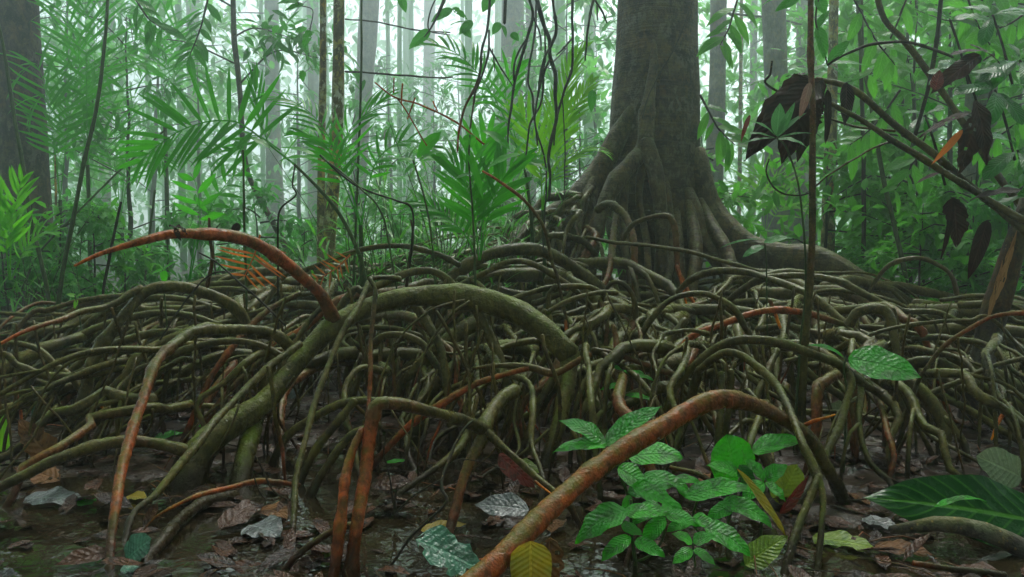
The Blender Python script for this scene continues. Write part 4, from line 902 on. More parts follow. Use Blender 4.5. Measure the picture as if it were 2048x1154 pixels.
# ------------------------------------------------------------------ palms
def palm(lab, fronds, mat, stems=(), name='understory_palm', group='palms of the understorey'):
    org = None; parts = []
    for (path, Y, L, W, n, kw) in fronds:
        rows = px_path(path, Y, (4, 3), 0)[:, :3]
        parts.append((rows, L, W, n, kw))
        if org is None: org = np.array((rows[0][0], rows[0][1], float(gz(rows[0][0], rows[0][1]))))
    t = empty(name, org); tag(t, lab, 'palm', group)
    st = MB()
    for (path, Y, w) in stems:
        tube(st, px_path(path, Y, w, 0, 'e'), 6, rough=.02)
    if stems: st.build('stem', M_stem, t, org)
    for (rows, L, W, n, kw) in parts:
        mb = MB(); up = kw.pop('up', (.1, -.7, .7)); m2 = kw.pop('mat', mat)
        frond(mb, rows, n, L, W, np.array(up), **kw)
        mb.build('frond', m2, t, org)
    return t
palm('understory palm with one wide fan-like frond left of centre',
     [([(589, 329), (537, 288), (496, 257), (468, 243), (416, 243), (364, 260), (329, 281), (295, 308), (275, 330)], 3.4, .32, .022, 16, dict(up=(.1, -.85, .5), ang=(1.65, .4), droop=.25, lift=.2, nl=7, rr=.005, t0=.22)),
      ([(537, 288), (520, 240), (512, 190), (505, 150)], 3.5, .18, .016, 6, dict(up=(.8, -.3, .2), ang=(.5, .15), droop=.15, lift=.1, t0=.1, nl=6)),
      ([(560, 300), (510, 270), (475, 300), (440, 300), (410, 290)], 3.6, .17, .014, 11, dict(up=(.1, -.6, .8), ang=(1.2, .4), droop=.7, lift=.1))],
     L_palm, stems=[([(589, 329), (640, 380), (680, 430), (715, 500), (730, 560)], 3.35, (6, 8, 9))])
palm('understory palm arching in front of the lichen-spotted trunk',
     [([(720, 450), (705, 390), (680, 330), (655, 270), (630, 235), (590, 205), (540, 192), (505, 200)], 3.5, .17, .013, 18, dict(up=(0, -.4, .9), ang=(1.2, .4), droop=1.0, lift=.1, t0=.3)),
      ([(722, 450), (700, 370), (690, 310), (700, 260), (740, 220), (775, 190)], 3.6, .22, .014, 14, dict(up=(-.2, -.6, .7), ang=(1.0, .3), droop=.8, lift=.15, t0=.4)),
      ([(722, 450), (680, 350), (650, 290), (615, 270), (580, 265)], 3.4, .15, .015, 11, dict(up=(0, -.5, .8), ang=(1.1, .3), droop=.9, lift=.1, t0=.35)),
      ([(722, 455), (735, 380), (755, 320), (800, 285), (850, 290), (880, 310)], 3.5, .15, .016, 12, dict(up=(0, -.5, .8), ang=(1.3, .4), droop=.6, lift=.3, t0=.35))],
     L_palm, stems=[([(721, 450), (722, 500), (724, 560)], 3.5, (8, 10))])
palm('tall palm whose frond reaches up left of the hanging roots',
     [([(1050, 340), (1020, 260), (985, 190), (950, 140), (910, 105), (870, 90), (830, 92)], 3.9, .18, .016, 15, dict(up=(-.1, -.6, .8), ang=(1.25, .3), droop=.8, lift=.2, t0=.4)),
      ([(1052, 350), (1030, 270), (1012, 200), (1020, 150), (1045, 120)], 3.9, .17, .018, 8, dict(up=(.3, -.7, .5), ang=(1.0, .3), droop=.5, t0=.4))],
     L_palm, stems=[([(1050, 340), (1062, 430), (1068, 540)], 3.9, (6, 7, 8))])
palm('bright yellow-green palm with upright fronds behind the hanging roots',
     [([(1085, 420), (1095, 340), (1110, 260), (1130, 180), (1150, 120), (1170, 95)], 3.7, .17, .015, 22, dict(up=(-.5, -.7, .2), ang=(.8, .25), droop=.35, lift=.15, t0=.3)),
      ([(1085, 420), (1110, 330), (1130, 250), (1160, 200), (1185, 160)], 3.9, .15, .014, 18, dict(up=(-.3, -.8, .3), ang=(.9, .3), droop=.5, lift=.15, t0=.35)),
      ([(1085, 420), (1080, 330), (1060, 260), (1035, 215)], 3.6, .20, .02, 9, dict(up=(-.2, -.8, .4), ang=(.8, .3), droop=.5, lift=.15, t0=.25)),
      ([(1085, 425), (1110, 350), (1150, 310), (1190, 300), (1215, 310)], 3.7, .15, .012, 14, dict(up=(0, -.3, 1), ang=(1.1, .4), droop=.7, lift=.1, t0=.3))],
     L_palm2, stems=[([(1086, 420), (1088, 480), (1090, 560)], 3.7, (7, 9))])
palm('low palm with drooping fronds under the hanging roots',
     [([(960, 520), (975, 440), (1000, 370), (1030, 330), (1070, 330)], 3.3, .2, .024, 12, dict(up=(0, -.5, .8), ang=(1.0, .3), droop=.8, t0=.3)),
      ([(958, 520), (950, 440), (935, 370), (905, 330), (870, 320)], 3.3, .2, .022, 12, dict(up=(0, -.6, .8), ang=(1.0, .3), droop=.8, t0=.3)),
      ([(955, 520), (930, 470), (890, 430), (850, 410), (815, 420)], 3.4, .16, .02, 12, dict(up=(0, -.5, .9), ang=(1.1, .4), droop=.8, t0=.3)),
      ([(960, 520), (965, 430), (960, 360), (965, 300), (985, 260)], 3.4, .22, .026, 8, dict(up=(.3, -.8, .3), ang=(.8, .3), droop=.5, t0=.4))],
     L_palm)
palm('dead orange palm frond slumped behind the red root',
     [([(520, 470), (512, 500), (500, 530), (485, 560)], 3.0, .15, .009, 7, dict(up=(0, -.9, .3), ang=(1.5, 1.2), droop=.3, lift=.05, t0=.1)),], L_orange, name='dead_palm_frond', group=None)
palm('small dead orange frond lying left of the reeds',
     [([(700, 510), (680, 530), (660, 545), (630, 560)], 3.2, .08, .008, 6, dict(up=(0, -.8, .5), ang=(1.3, 1.0), droop=.3, t0=.1)),], L_orange, name='dead_palm_frond', group=None)
palm('fresh yellow-green palm shoot low at the far left edge',
     [([(20, 560), (22, 480), (30, 420), (40, 375), (50, 355)], 3.6, .17, .024, 9, dict(up=(0, -.9, .3), ang=(.9, .4), droop=.3, t0=.35)),
      ([(18, 560), (10, 480), (-10, 420), (-30, 380)], 3.6, .17, .026, 9, dict(up=(0, -.8, .5), ang=(.9, .4), droop=.4, t0=.3)),
      ([(22, 560), (50, 500), (80, 470), (115, 465)], 3.7, .14, .018, 9, dict(up=(0, -.6, .8), ang=(1.1, .4), droop=.5, t0=.3))],
     leafmat('fresh_palm_leaf', (.035, .22, .008), (.12, .45, .015), .36, .5, .25, nveins=0), name='palm_shoot')
palm('small pinnate palm seedling hanging leaflets below the fan-like frond',
     [([(378, 560), (390, 480), (400, 430), (392, 370), (380, 345)], 4.0, .16, .034, 4, dict(up=(0, -.9, .3), ang=(1.3, .8), droop=.4, t0=.55, nl=7, prof='lance')),
      ([(380, 560), (400, 470), (430, 400), (470, 350), (500, 345)], 4.2, .16, .028, 6, dict(up=(0, -.7, .6), ang=(1.3, .6), droop=.6, t0=.5, nl=7, prof='lance'))],
     L_palm, name='palm_seedling')
# the left palms (a thicket of arching fronds)
def pal_left(lab, bx, by, Y, tips, L, W, mat, seed):
    R_ = np.random.RandomState(seed); fr = []; Y *= 1.35; L *= 1.35; W *= 1.45
    for (tx, ty, sag) in tips:
        mx, my = bx + (tx - bx) * .45, min(ty, by) - sag
        q = [(bx, by), (bx + (mx - bx) * .45, by + (my - by) * .62), (mx, my), (mx + (tx - mx) * .6, my + (ty - my) * .35), (tx, ty)]
        fr.append((q, Y * R_.uniform(.93, 1.07), L * R_.uniform(.85, 1.1), W, int(R_.uniform(12, 16)), dict(gap=.12, jitter=.16, up=(R_.uniform(-.2, .2), -.45, .85), ang=(1.2, .35), droop=R_.uniform(.5, 1.0), lift=.1, t0=.32, R=R_)))
    palm(lab, fr, mat, stems=[([(bx, by), (bx + 4, by + (560 - by) * .5), (bx + 6, 570)], Y, (8, 10))])
pal_left('tallest left palm with fronds fanning across the top edge', 175, 330, 4.9, [(80, 10, -20), (160, -60, 0), (250, -20, 10), (60, 110, 10), (290, 130, 25)], .32, 0.015, L_palm, 1)
pal_left('left palm with long drooping fronds before the dark trunk', 120, 400, 4.6, [(20, 190, 60), (60, 240, 50), (220, 170, 50), (190, 250, 60)], .28, 0.015, L_palm, 2)
pal_left('shaded left palm below the curving cane', 240, 440, 5.2, [(140, 290, 40), (320, 220, 50), (330, 330, 40), (190, 210, 30)], .28, 0.013, L_palm, 3)
pal_left('palm hanging fronds into the top left of the view', 330, 250, 5.6, [(260, 20, 10), (330, -30, 0), (390, 60, 20), (400, 170, 40)], .3, 0.016, L_palm, 4)
pal_left('misty palm right behind the great tree', 1530, 470, 7.0, [(1450, 400, 30), (1500, 360, 10), (1580, 370, 20), (1620, 430, 20)], .34, 0.020, L_palm2, 8)
pal_left('bushy palm low among the bright right leaves', 1740, 480, 5.8, [(1680, 420, 30), (1730, 380, 10), (1790, 400, 20), (1820, 450, 10)], .3, 0.017, L_palm2, 9)

# ------------------------------------------------------------------ leafy saplings (prototypes copied about)
auto = []   # (object, phrase) : labels worded later from left to right
def proto_sapling(seed, h, rad, nb, mat, L, W, per, z0=.2):
    R_ = np.random.RandomState(seed); t = empty('leafy_sapling')
    mb = MB(); x = R_.randn(2) * .06 * h
    tube(mb, [(0, 0, -.05, .009 * h + .003), (x[0] * .4, x[1] * .4, h * .4, .007 * h + .002), (x[0], x[1], h, .003)], 6, rough=.02, jit=.3)
    mb.build('stem', M_twig, t)
    crown(t, (x[0] * .4, x[1] * .4, 0), h * z0, h, rad, nb, R_, mat, L, W, per, .005, origin=(0, 0, 0), dens=7)
    return t
P = [proto_sapling(21, 2.6, .75, 14, L_under, .13, .045, 2), proto_sapling(22, 1.7, .55, 11, L_under, .11, .045, 3), proto_sapling(23, 3.4, .9, 18, L_under, .14, .05, 3),
     proto_sapling(24, 2.4, .8, 14, L_bright, .17, .075, 2), proto_sapling(25, 3.2, 1.0, 18, L_bright, .19, .08, 3), proto_sapling(26, 1.1, .45, 9, L_bright, .11, .05, 3), proto_sapling(27, .8, .4, 9, L_under, .09, .035, 4)]
used = [False] * len(P)
PHR = ['slim sapling with narrow leaves', 'short sapling with narrow leaves', 'tall sapling with hanging narrow leaves', 'broad-leaved sapling', 'tall broad-leaved sapling', 'low bushy seedling with bright leaves', 'low shadowy shrublet']
def place(k, x, y, rz, s):
    o = P[k] if not used[k] else copy_tree(P[k]); used[k] = True
    o.location = (x, y, float(gz(x, y))); o.rotation_euler = (0, 0, rz); o.scale = (s, s, s)
    auto.append((o, PHR[k], 'sapling', 'leafy saplings of the misty understorey')); return o
R = np.random.RandomState(5)
spots = []
def spot(k, px, Y, s=1.0):
    if Y > 7:
        f = 1 + (Y - 7) * .13; Y *= f; s *= f
    spots.append((k, (px - 1024) / F * Y, Y, s))
for px, Y, k, s in [(60, 8, 0, 1), (130, 9.5, 2, 1), (260, 7.2, 0, 1), (300, 11, 4, 1.2), (400, 10, 0, 1.2), (600, 11, 0, 1.2), 
                    (700, 9.2, 1, 1.2), (780, 8, 1, 1), (790, 12, 2, 1), (870, 10, 0, .9), (930, 12.5, 2, 1), (985, 9, 1, 1.2), (1060, 9.5, 2, 1), (1130, 8.6, 0, 1.1), (1165, 7.2, 1, 1.1), (1190, 10, 4, 1.1),
                    (1405, 6.6, 5, 1.3), (1630, 10, 4, 1.2), (1710, 9, 4, 1.1), (1770, 7.4, 4, 1), (1820, 6.0, 3, 1),
                    (1850, 8.6, 4, 1.1), (1900, 6.6, 4, 1), (1940, 9.4, 4, 1.2), (2010, 7.8, 4, 1), (2070, 6.2, 3, 1.1), (2060, 9, 4, 1.2), (30, 11, 4, 1.2), (1920, 5.2, 3, .9), (2040, 5.0, 3, 1.05),
                    (1380 + 60, 6.2, 5, 1.2), (1650, 6, 5, 1.1), (1740, 6.2, 5, 1.2), (1800, 5.4, 5, 1), (1860, 5.6, 5, 1.3), (150, 6.2, 6, 1), (250, 6.0, 6, 1.1), (340, 6.6, 6, 1.2), (440, 6.2, 6, 1),
                    (530, 6.8, 6, 1.2), (600, 6.4, 6, 1), (760, 6.4, 6, 1.1), (860, 6.6, 6, 1.2), (950, 6.3, 6, 1.1), (1835, 4.6, 5, .8), (1900, 4.9, 6, 1.1), (1960, 4.4, 5, .8), (2035, 4.2, 6, 1.1), (1780, 5.0, 6, 1.0), (20, 4.9, 6, .9), (110, 5.2, 6, 1), (190, 5.6, 5, .9), (1020, 7, 6, 1.2), (60, 5.4, 6, 1.2), (700, 7.2, 6, 1.3), (1100, 6.6, 6, 1)]:
    spot(k, px, Y, s)
for (k, x, y, s) in spots: place(k, x, y, R.rand() * 6.3, s * R.uniform(.9, 1.1))

# the far wood that closes the view
R = np.random.RandomState(8); mb = MB(); tw = MB()
n = 34000
ang_x = R.uniform(-1, 1, n); Yd = R.uniform(18, 42, n); Xd = ang_x * Yd * .78
zt = np.abs(R.randn(n)) * 2.4 + .1
lump = fbm(Xd * .6, Yd * .45 + zt * .9, 2)
centre = np.exp(-((Xd / Yd + .10) / .16) ** 2)
keep = (lump > -.12 + .15 * centre + .22 * (Xd / Yd > .2)) & (zt < np.where(Xd / Yd > .2, 12, 9.0 - 2.0 * centre)) & (Yd > 18 + 10 * centre)
zt = np.where(R.rand(n) < .35, zt * 2.2, zt)
Pn = np.stack((Xd, Yd, zt + gz(Xd, Yd)), 1)[keep]; m_ = len(Pn)
dd = R.randn(m_, 3) * np.array((1, 1, .6)); dd[:, 2] -= .2
leaves_fast(mb, Pn, dd, np.tile((0, 0, 1.0), (m_, 1)) + R.randn(m_, 3) * .4, R.uniform(.22, .46, m_), R.uniform(.08, .18, m_), R.rand(m_), R.rand(m_))
for k in range(44):
    y = R.uniform(17, 42); x = R.uniform(-1, 1) * y * .75; r = R.uniform(.04, .16); g = float(gz(x, y)) - .1; ln_ = R.uniform(-.3, .3)
    tube(mb, [(x, y, g, r * 1.2, .4), (x + ln_ * .5, y, 11, r, .4), (x + ln_ * 2, y, 26, r * .7, .4)], 6, rough=.02, step=1)
n = 17000; Yd = R.uniform(46, 72, n); Xd = R.uniform(-.85, .85, n) * Yd; zt = 26 * R.rand(n) ** 1.1
kp = fbm(Xd * .35, zt * .5, 6) > -.35
Xd, Yd, zt = Xd[kp], Yd[kp], zt[kp]; m_ = len(Xd)
leaves_fast(mb, np.stack((Xd, Yd, zt), 1), R.randn(m_, 3), np.tile((0, 0, 1.0), (m_, 1)) + R.randn(m_, 3) * .5, R.uniform(.6, 1.2, m_), R.uniform(.25, .5, m_), R.rand(m_), R.rand(m_))
tag(mb.build('far_wood', L_far), 'hazy mass of far foliage closing the view behind the trees', 'woodland', None, 'stuff')

R = np.random.RandomState(9); mb = MB(); n = 15000
a = R.uniform(0, 2 * PI, n); rr_ = R.uniform(9, 17, n); xx, yy = rr_ * np.sin(a), rr_ * np.cos(a) + 1.0
k_ = (yy < np.abs(xx) / .80 - 3.2)
xx, yy = xx[k_], yy[k_]; m_ = len(xx)
leaves_fast(mb, np.stack((xx, yy, gz(xx, yy) + 10.5 * R.rand(m_)), 1), R.randn(m_, 3), np.tile((0, 0, 1.0), (m_, 1)) + R.randn(m_, 3) * .5, R.uniform(.4, .8, m_), R.uniform(.2, .36, m_), R.rand(m_), R.rand(m_))
for k in range(40):
    a = R.uniform(0, 2 * PI); x, y = 12 * math.sin(a), 12 * math.cos(a) + 1
    if y < abs(x) / .8 - 3.2: tube(mb, [(x, y, -.2, .2), (x + .2, y, 5, .16), (x, y + .2, 11, .12)], 7, step=1)
tag(mb.build('surrounding_wood', L_far), 'dense forest foliage closing in beside and behind the view', 'woodland', None, 'stuff')

# ------------------------------------------------------------------ reeds
def proto_reed(seed, h):
    R_ = np.random.RandomState(seed); t = empty('reed_clump'); st = MB(); lv = MB()
    for k in range(7):
        b = R_.randn(2) * .04; l = R_.randn(2) * .16; hh = h * R_.uniform(.6, 1.1)
        S = tube(st, [(b[0], b[1], -.03, .0028), (b[0] + l[0] * .3, b[1] + l[1] * .3, hh * .5, .0022), (b[0] + l[0], b[1] + l[1], hh, .001)], 5, rough=.02, step=.05)
        m = len(S)
        for q in range(7):
            i = int(m * (.25 + .75 * R_.rand())) - 1; a = R_.rand() * 2 * PI
            leaf(lv, S[i, :3], (math.cos(a), math.sin(a), R_.uniform(.3, 1.4)), (0, 0, 1), R_.uniform(.12, .22) * h / .6, R_.uniform(.008, .014), 'strap', R_.uniform(.5, 1.6), .2, 6, 2, a=R_.rand(), R=R_)
    st.build('stem', M_stem, t); lv.build('blades', L_grass, t); return t
RP = [proto_reed(31, .62), proto_reed(32, .85), proto_reed(33, .45)]; ru = [False] * 3
R = np.random.RandomState(6)
for px, Y, k in [(700, 3.7, 0), (735, 3.9, 1), (765, 3.8, 0), (795, 4.1, 1), (825, 3.9, 0), (850, 3.7, 0), (880, 4.0, 1), (905, 3.7, 1), (935, 3.6, 0), (955, 4.2, 1), (985, 4.0, 0), (1010, 4.3, 1), (745, 4.6, 2), (800, 4.8, 2), (870, 4.9, 2), (930, 5, 1), (1045, 4.4, 0),
                 (560, 5, 2), (480, 5.2, 2), (380, 5.2, 2), (280, 5.0, 2), (190, 4.9, 0), (110, 4.6, 0), (40, 4.8, 1), (620, 5, 0), (1075, 4.8, 1), (1110, 4.9, 0)]:
    o = RP[k] if not ru[k] else copy_tree(RP[k]); ru[k] = True
    x = (px - 1024) / F * Y; o.location = (x, Y, float(gz(x, Y)) + (.15 if 690 < px < 1060 and Y < 4.4 else 0.0)); o.rotation_euler = (0, 0, R.rand() * 6.3)
    auto.append((o, ['reed clump', 'tall reed clump', 'short reed clump'][k] + ' with thin green blades', 'reeds', 'clumps of thin green reeds'))

# ------------------------------------------------------------------ traced broad leaves
def leafpx(mb, b, t, Y, W, up=(0, -.45, .9), prof='ovate', droop=.5, fold=.12, nl=14, nw=6, wave=.03, rag=0.0, curl=0.0, R=rs, Yt=None):
    """a leaf whose base and tip stand at two photo points at real distances"""
    B = at(b[0], b[1], Y); T_ = at(t[0], t[1], Yt or Y); L = np.linalg.norm(T_ - B)
    up = np.array(up, float); d0 = unit(T_ - B); side = unit(np.cross(d0, up)); n_ = np.cross(side, d0)
    d = unit(d0 * math.cos(droop * .43) + n_ * math.sin(droop * .43))   # lift the base so that the arch ends at the tip
    leaf(mb, B, d, n_ * math.cos(droop * .43) - d0 * math.sin(droop * .43), L * (1 + droop ** 2 * .04), W * Y / F, prof, droop, fold, nl, nw, wave, rag, rs.rand(), curl, R)
    return B
def plant(name, lab, stems, leaves, mat, stemmat=M_stem, cat='plant', group=None, partname='leaf'):
    rows = px_path(stems[0][0], stems[0][1], stems[0][2], 0, 'e'); org = rows[-1, :3].copy()
    t = empty(name, org); tag(t, lab, cat, group)
    st = MB()
    for s in stems: tube(st, px_path(s[0], s[1], s[2], 0, 'e' if s is stems[0] else ''), 7, rough=.03, jit=.1)
    st.build('stem', stemmat, t, org)
    for l in leaves:
        mb = MB(); kw = dict(l[4]) if len(l) > 4 else {}; m2 = kw.pop('mat', mat)
        g_ = 1.14 if mat is L_herb and l[3] < 60 else 1.0
        leafpx(mb, l[0], (l[0][0] + (l[1][0] - l[0][0]) * g_, l[0][1] + (l[1][1] - l[0][1]) * g_), l[2], l[3] * g_ * g_, **kw); mb.build(partname, m2, t, org)
    return t
H = dict
plant('broadleaf_seedling', 'wet green seedling with four leaves just above the big red root', [([(1228, 900), (1240, 950), (1262, 1010)], 1.72, (6, 7, 8))],
      [((1212, 886), (1128, 848), 1.72, 40, H(droop=.6)), ((1214, 890), (1119, 905), 1.70, 30, H(droop=.8)), ((1212, 890), (1309, 823), 1.74, 46, H(droop=.4)), ((1256, 915), (1352, 918), 1.78, 52, H(prof='round', droop=.7)), ((1214, 886), (1262, 905), 1.72, 34, H(droop=.8))], L_herb)
plant('broadleaf_seedling', 'lush low seedling with drooping torn leaves below the big red root', [([(1262, 1000), (1262, 1060), (1270, 1120)], 1.52, (6, 7, 8)), ([(1330, 1030), (1325, 1080), (1300, 1110), (1270, 1125)], 1.54, (5, 6))],
      [((1256, 1020), (1168, 1082), 1.50, 54, H(droop=1.2, wave=.05, rag=.15)), ((1246, 1026), (1328, 1030), 1.5, 32, H(droop=.6)), ((1320, 1010), (1270, 1046), 1.52, 34, H(droop=.9)), ((1330, 1030), (1392, 1052), 1.54, 30, H(droop=.8)), ((1330, 1034), (1290, 1090), 1.5, 30, H(droop=.7)), ((1262, 1075), (1210, 1118), 1.46, 30, H(droop=.8)), ((1268, 1085), (1322, 1112), 1.46, 32, H(droop=.8)), ((1264, 972), (1358, 1034), 1.58, 54, H(droop=.7, rag=.3, wave=.05)), ((1236, 936), (1290, 978), 1.64, 50, H(droop=.5)),
       ((1242, 1052), (1280, 1068), 1.5, 26, H()), ((1285, 952), (1372, 985), 1.66, 34, H(droop=.9)), ((1255, 985), (1335, 975), 1.62, 40, H(droop=.6)), ((1260, 990), (1248, 1030), 1.56, 16, H(droop=.2)), ((1340, 1000), (1358, 1040), 1.6, 20, H(droop=.5))], L_herb)
plant('broadleaf_seedling', 'bright seedling with one large upright quilted leaf right of the red root', [([(1480, 955), (1465, 1010), (1450, 1080)], 1.65, (6, 7)), ([(1400, 985), (1385, 1040), (1405, 1068), (1450, 1078)], (1.62, 1.65), (5, 5))],
      [((1470, 965), (1452, 868), 1.78, 96, H(prof='round', up=(.1, -.95, .3), droop=.3, wave=.03)), ((1505, 905), (1596, 888), 1.75, 40, H(droop=1.0)), ((1482, 950), (1420, 935), 1.74, 34, H(droop=.8)), ((1385, 1040), (1340, 1062), 1.56, 26, H(droop=.8)), ((1385, 1035), (1430, 1062), 1.55, 30, H(droop=.8)), ((1470, 1010), (1420, 1040), 1.6, 30, H(droop=.8)), ((1370, 995), (1492, 984), 1.62, 42, H(droop=.9)), ((1442, 1006), (1530, 1054), 1.6, 42, H(droop=1.2)),
       ((1408, 1056), (1488, 1108), 1.5, 50, H(droop=.9)), ((1350, 958), (1396, 964), 1.7, 20, H()), ((1350, 970), (1376, 998), 1.66, 18, H()), ((1478, 930), (1500, 985), 1.72, 34, H(mat=L_glossy, droop=.6)), ((1600, 900), (1632, 960), 1.75, 36, H(mat=L_glossy, up=(.8, -.5, .3)))], L_herb)
plant('broadleaf_seedling', 'small seedling in front of the round yellow-green leaf', [([(1530, 960), (1528, 1000), (1524, 1040)], 1.68, (5, 6))],
      [((1530, 960), (1490, 925), 1.68, 34, H(droop=.6, rag=.1)), ((1532, 960), (1570, 935), 1.7, 32, H(droop=.7)), ((1528, 965), (1490, 1000), 1.64, 30, H(droop=.8)), ((1530, 966), (1566, 1000), 1.64, 28, H(droop=.7, rag=.2))], L_herb)
plant('broadleaf_seedling', 'seedling with small paired leaves at the foot of the forked root, bottom centre right', [([(1385, 1085), (1388, 1110), (1392, 1150)], 1.45, (4, 5))],
      [((1385, 1085), (1348, 1070), 1.45, 24, H(droop=.6)), ((1386, 1085), (1424, 1074), 1.45, 26, H(droop=.7)), ((1386, 1100), (1350, 1125), 1.42, 24, H(droop=.6)), ((1387, 1100), (1425, 1128), 1.42, 24, H(droop=.7, rag=.2))], L_herb)
plant('leafy_plant', 'weak green stem with torn leaflets rising between central roots', [([(1245, 740), (1250, 790), (1262, 850)], 2.3, (3, 4))],
      [((1246, 742), (1300, 760), 2.3, 20, H(prof='lance', rag=.2)), ((1246, 742), (1210, 728), 2.3, 12, H(prof='lance')), ((1250, 790), (1300, 800), 2.25, 16, H(prof='lance', rag=.2)), ((1250, 770), (1205, 780), 2.25, 14, H(prof='lance'))], L_herb)
plant('leaf_seedling', 'seedling of three leaves sprouting on the root right of the great trunk', [([(1530, 488), (1532, 510), (1533, 548)], 3.1, (3, 3))],
      [((1528, 486), (1586, 478), 3.1, 26, H(droop=.7)), ((1527, 492), (1485, 516), 3.05, 24, H(droop=.5)), ((1522, 478), (1438, 499), 3.1, 8, H(droop=.6, prof='lance'))], L_glossy)
plant('leaf_seedling', 'three-leaved seedling standing on the left root field', [([(325, 540), (326, 555), (328, 575)], 2.8, (3, 3))],
      [((326, 540), (300, 550), 2.8, 14, H()), ((326, 540), (356, 523), 2.8, 16, H()), ((327, 541), (330, 566), 2.75, 15, H())], L_palm)
plant('leaf_seedling', 'tiny seedling beside the great tangle at far left', [([(150, 590), (155, 610), (158, 625)], 2.9, (3, 3))],
      [((152, 594), (132, 588), 2.9, 12, H()), ((152, 594), (168, 588), 2.9, 12, H()), ((155, 600), (150, 618), 2.9, 14, H())], L_palm2)
plant('leafy_plant', 'curving stem with four large lance leaves before the lichen trunk', [([(640, 312), (690, 350), (722, 378), (760, 420), (780, 500)], 3.1, (3, 4, 4)), ], 
      [((632, 310), (560, 296), 3.1, 17, H(prof='lance')), ((632, 318), (557, 326), 3.05, 20, H(prof='lance', droop=.8)), ((480, 282), (466, 304), 3.2, 28, H(prof='lance')), ((500, 275), (542, 299), 3.2, 20, H(prof='lance'))], L_palm)
plant('leafy_plant', 'stem with broad glossy leaves standing in the reeds at centre', [([(826, 320), (850, 400), (862, 470), (870, 560)], 3.2, (4, 4, 5))],
      [((834, 315), (884, 262), 3.2, 36, H(prof='lance', up=(-.5, -.8, .3), droop=.2)), ((838, 322), (888, 304), 3.2, 22, H(prof='lance', droop=.8)), ((830, 322), (792, 326), 3.2, 18, H(prof='lance', droop=.9)), ((836, 324), (808, 350), 3.2, 20, H(prof='lance')), ((830, 320), (740, 326), 3.25, 12, H(prof='lance', droop=.5))], L_palm)
plant('leafy_plant', 'stem with heart-shaped and arching leaves left of the low palm', [([(940, 270), (938, 330), (945, 420), (950, 540)], 3.0, (4, 4, 5))],
      [((938, 268), (940, 296), 3.0, 26, H(prof='round', up=(0, -.95, .2))), ((1020, 300), (962, 262), 3.0, 26, H(prof='lance', up=(0, -.6, .8), droop=.8)), ((975, 335), (1046, 308), 3.0, 28, H(prof='lance', droop=.5)), ((946, 330), (985, 280), 3.0, 16, H(prof='lance')), ((935, 300), (966, 400), 3.0, 18, H(prof='strap', up=(.6, -.7, .2), droop=.2)), ((952, 345), (905, 362), 3.0, 14, H(prof='lance'))], L_palm)
# hanging leafy twigs at the top
def spray(lab, stems, leaves, mat=L_under, name='leafy_twig'):
    rows = px_path(stems[0][0], stems[0][1], stems[0][2], 0); org = rows[0, :3].copy()
    t = empty(name, org); tag(t, lab, 'twig', 'leafy twigs reaching into the view from above')
    st = MB()
    for s in stems: tube(st, px_path(s[0], s[1], s[2], 0), 6, rough=.03, jit=.2)
    st.build('stem', M_twig, t, org)
    lv = MB()
    for l in leaves: leafpx(lv, l[0], l[1], l[2], l[3], **(dict(l[4]) if len(l) > 4 else {}))
    lv.build('leaves', mat, t, org)
spray('twig with large hole-eaten leaves hanging in the bright gap at top', [([(880, -20), (862, 20), (858, 60), (900, 70)], 3.8, (3, 3, 2)), ([(590, -10), (600, 10), (625, 20), (620, 60)], 3.8, (2, 2))],
      [((860, 60), (818, 98), 3.8, 24, H(up=(.2, -.9, .2), rag=.15)), ((905, 18), (862, 45), 3.8, 20, H(up=(0, -.9, .3))), ((905, 15), (935, 40), 3.8, 16, H(up=(0, -.9, .3), rag=.3)), ((945, 42), (918, 70), 3.8, 20, H(up=(0, -.9, .3))), ((900, 50), (945, 44), 3.8, 14, H()), ((925, 55), (942, 76), 3.8, 18, H(up=(0, -.9, .3))), ((1000, 45), (985, 70), 3.8, 18, H(up=(0, -.9, .3))), ((1005, 50), (1012, 76), 3.8, 10, H(up=(.5, -.9, .3))), ((1022, 66), (1038, 82), 3.8, 16, H(up=(0, -.9, .3))), ((800, -10), (812, 26), 3.8, 18, H(up=(0, -.9, .3))), ((985, -10), (965, 25), 3.8, 26, H(up=(0, -.9, .3))),
       ((600, 2), (555, 8), 3.8, 22, H(up=(0, -.7, .6), rag=.2)), ((608, 8), (570, 22), 3.8, 18, H(up=(0, -.8, .5), rag=.2)), ((620, 60), (608, 96), 3.8, 22, H(up=(0, -.95, .2), rag=.3)), ((625, 62), (640, 66), 3.8, 14, H()), ((605, 140), (606, 165), 3.8, 16, H(up=(0, -1, .1), rag=.3)),
       ((1185, 180), (1182, 225), 3.4, 18, H(up=(0, -.95, .2))), ((1180, 185), (1215, 178), 3.4, 8, H())])
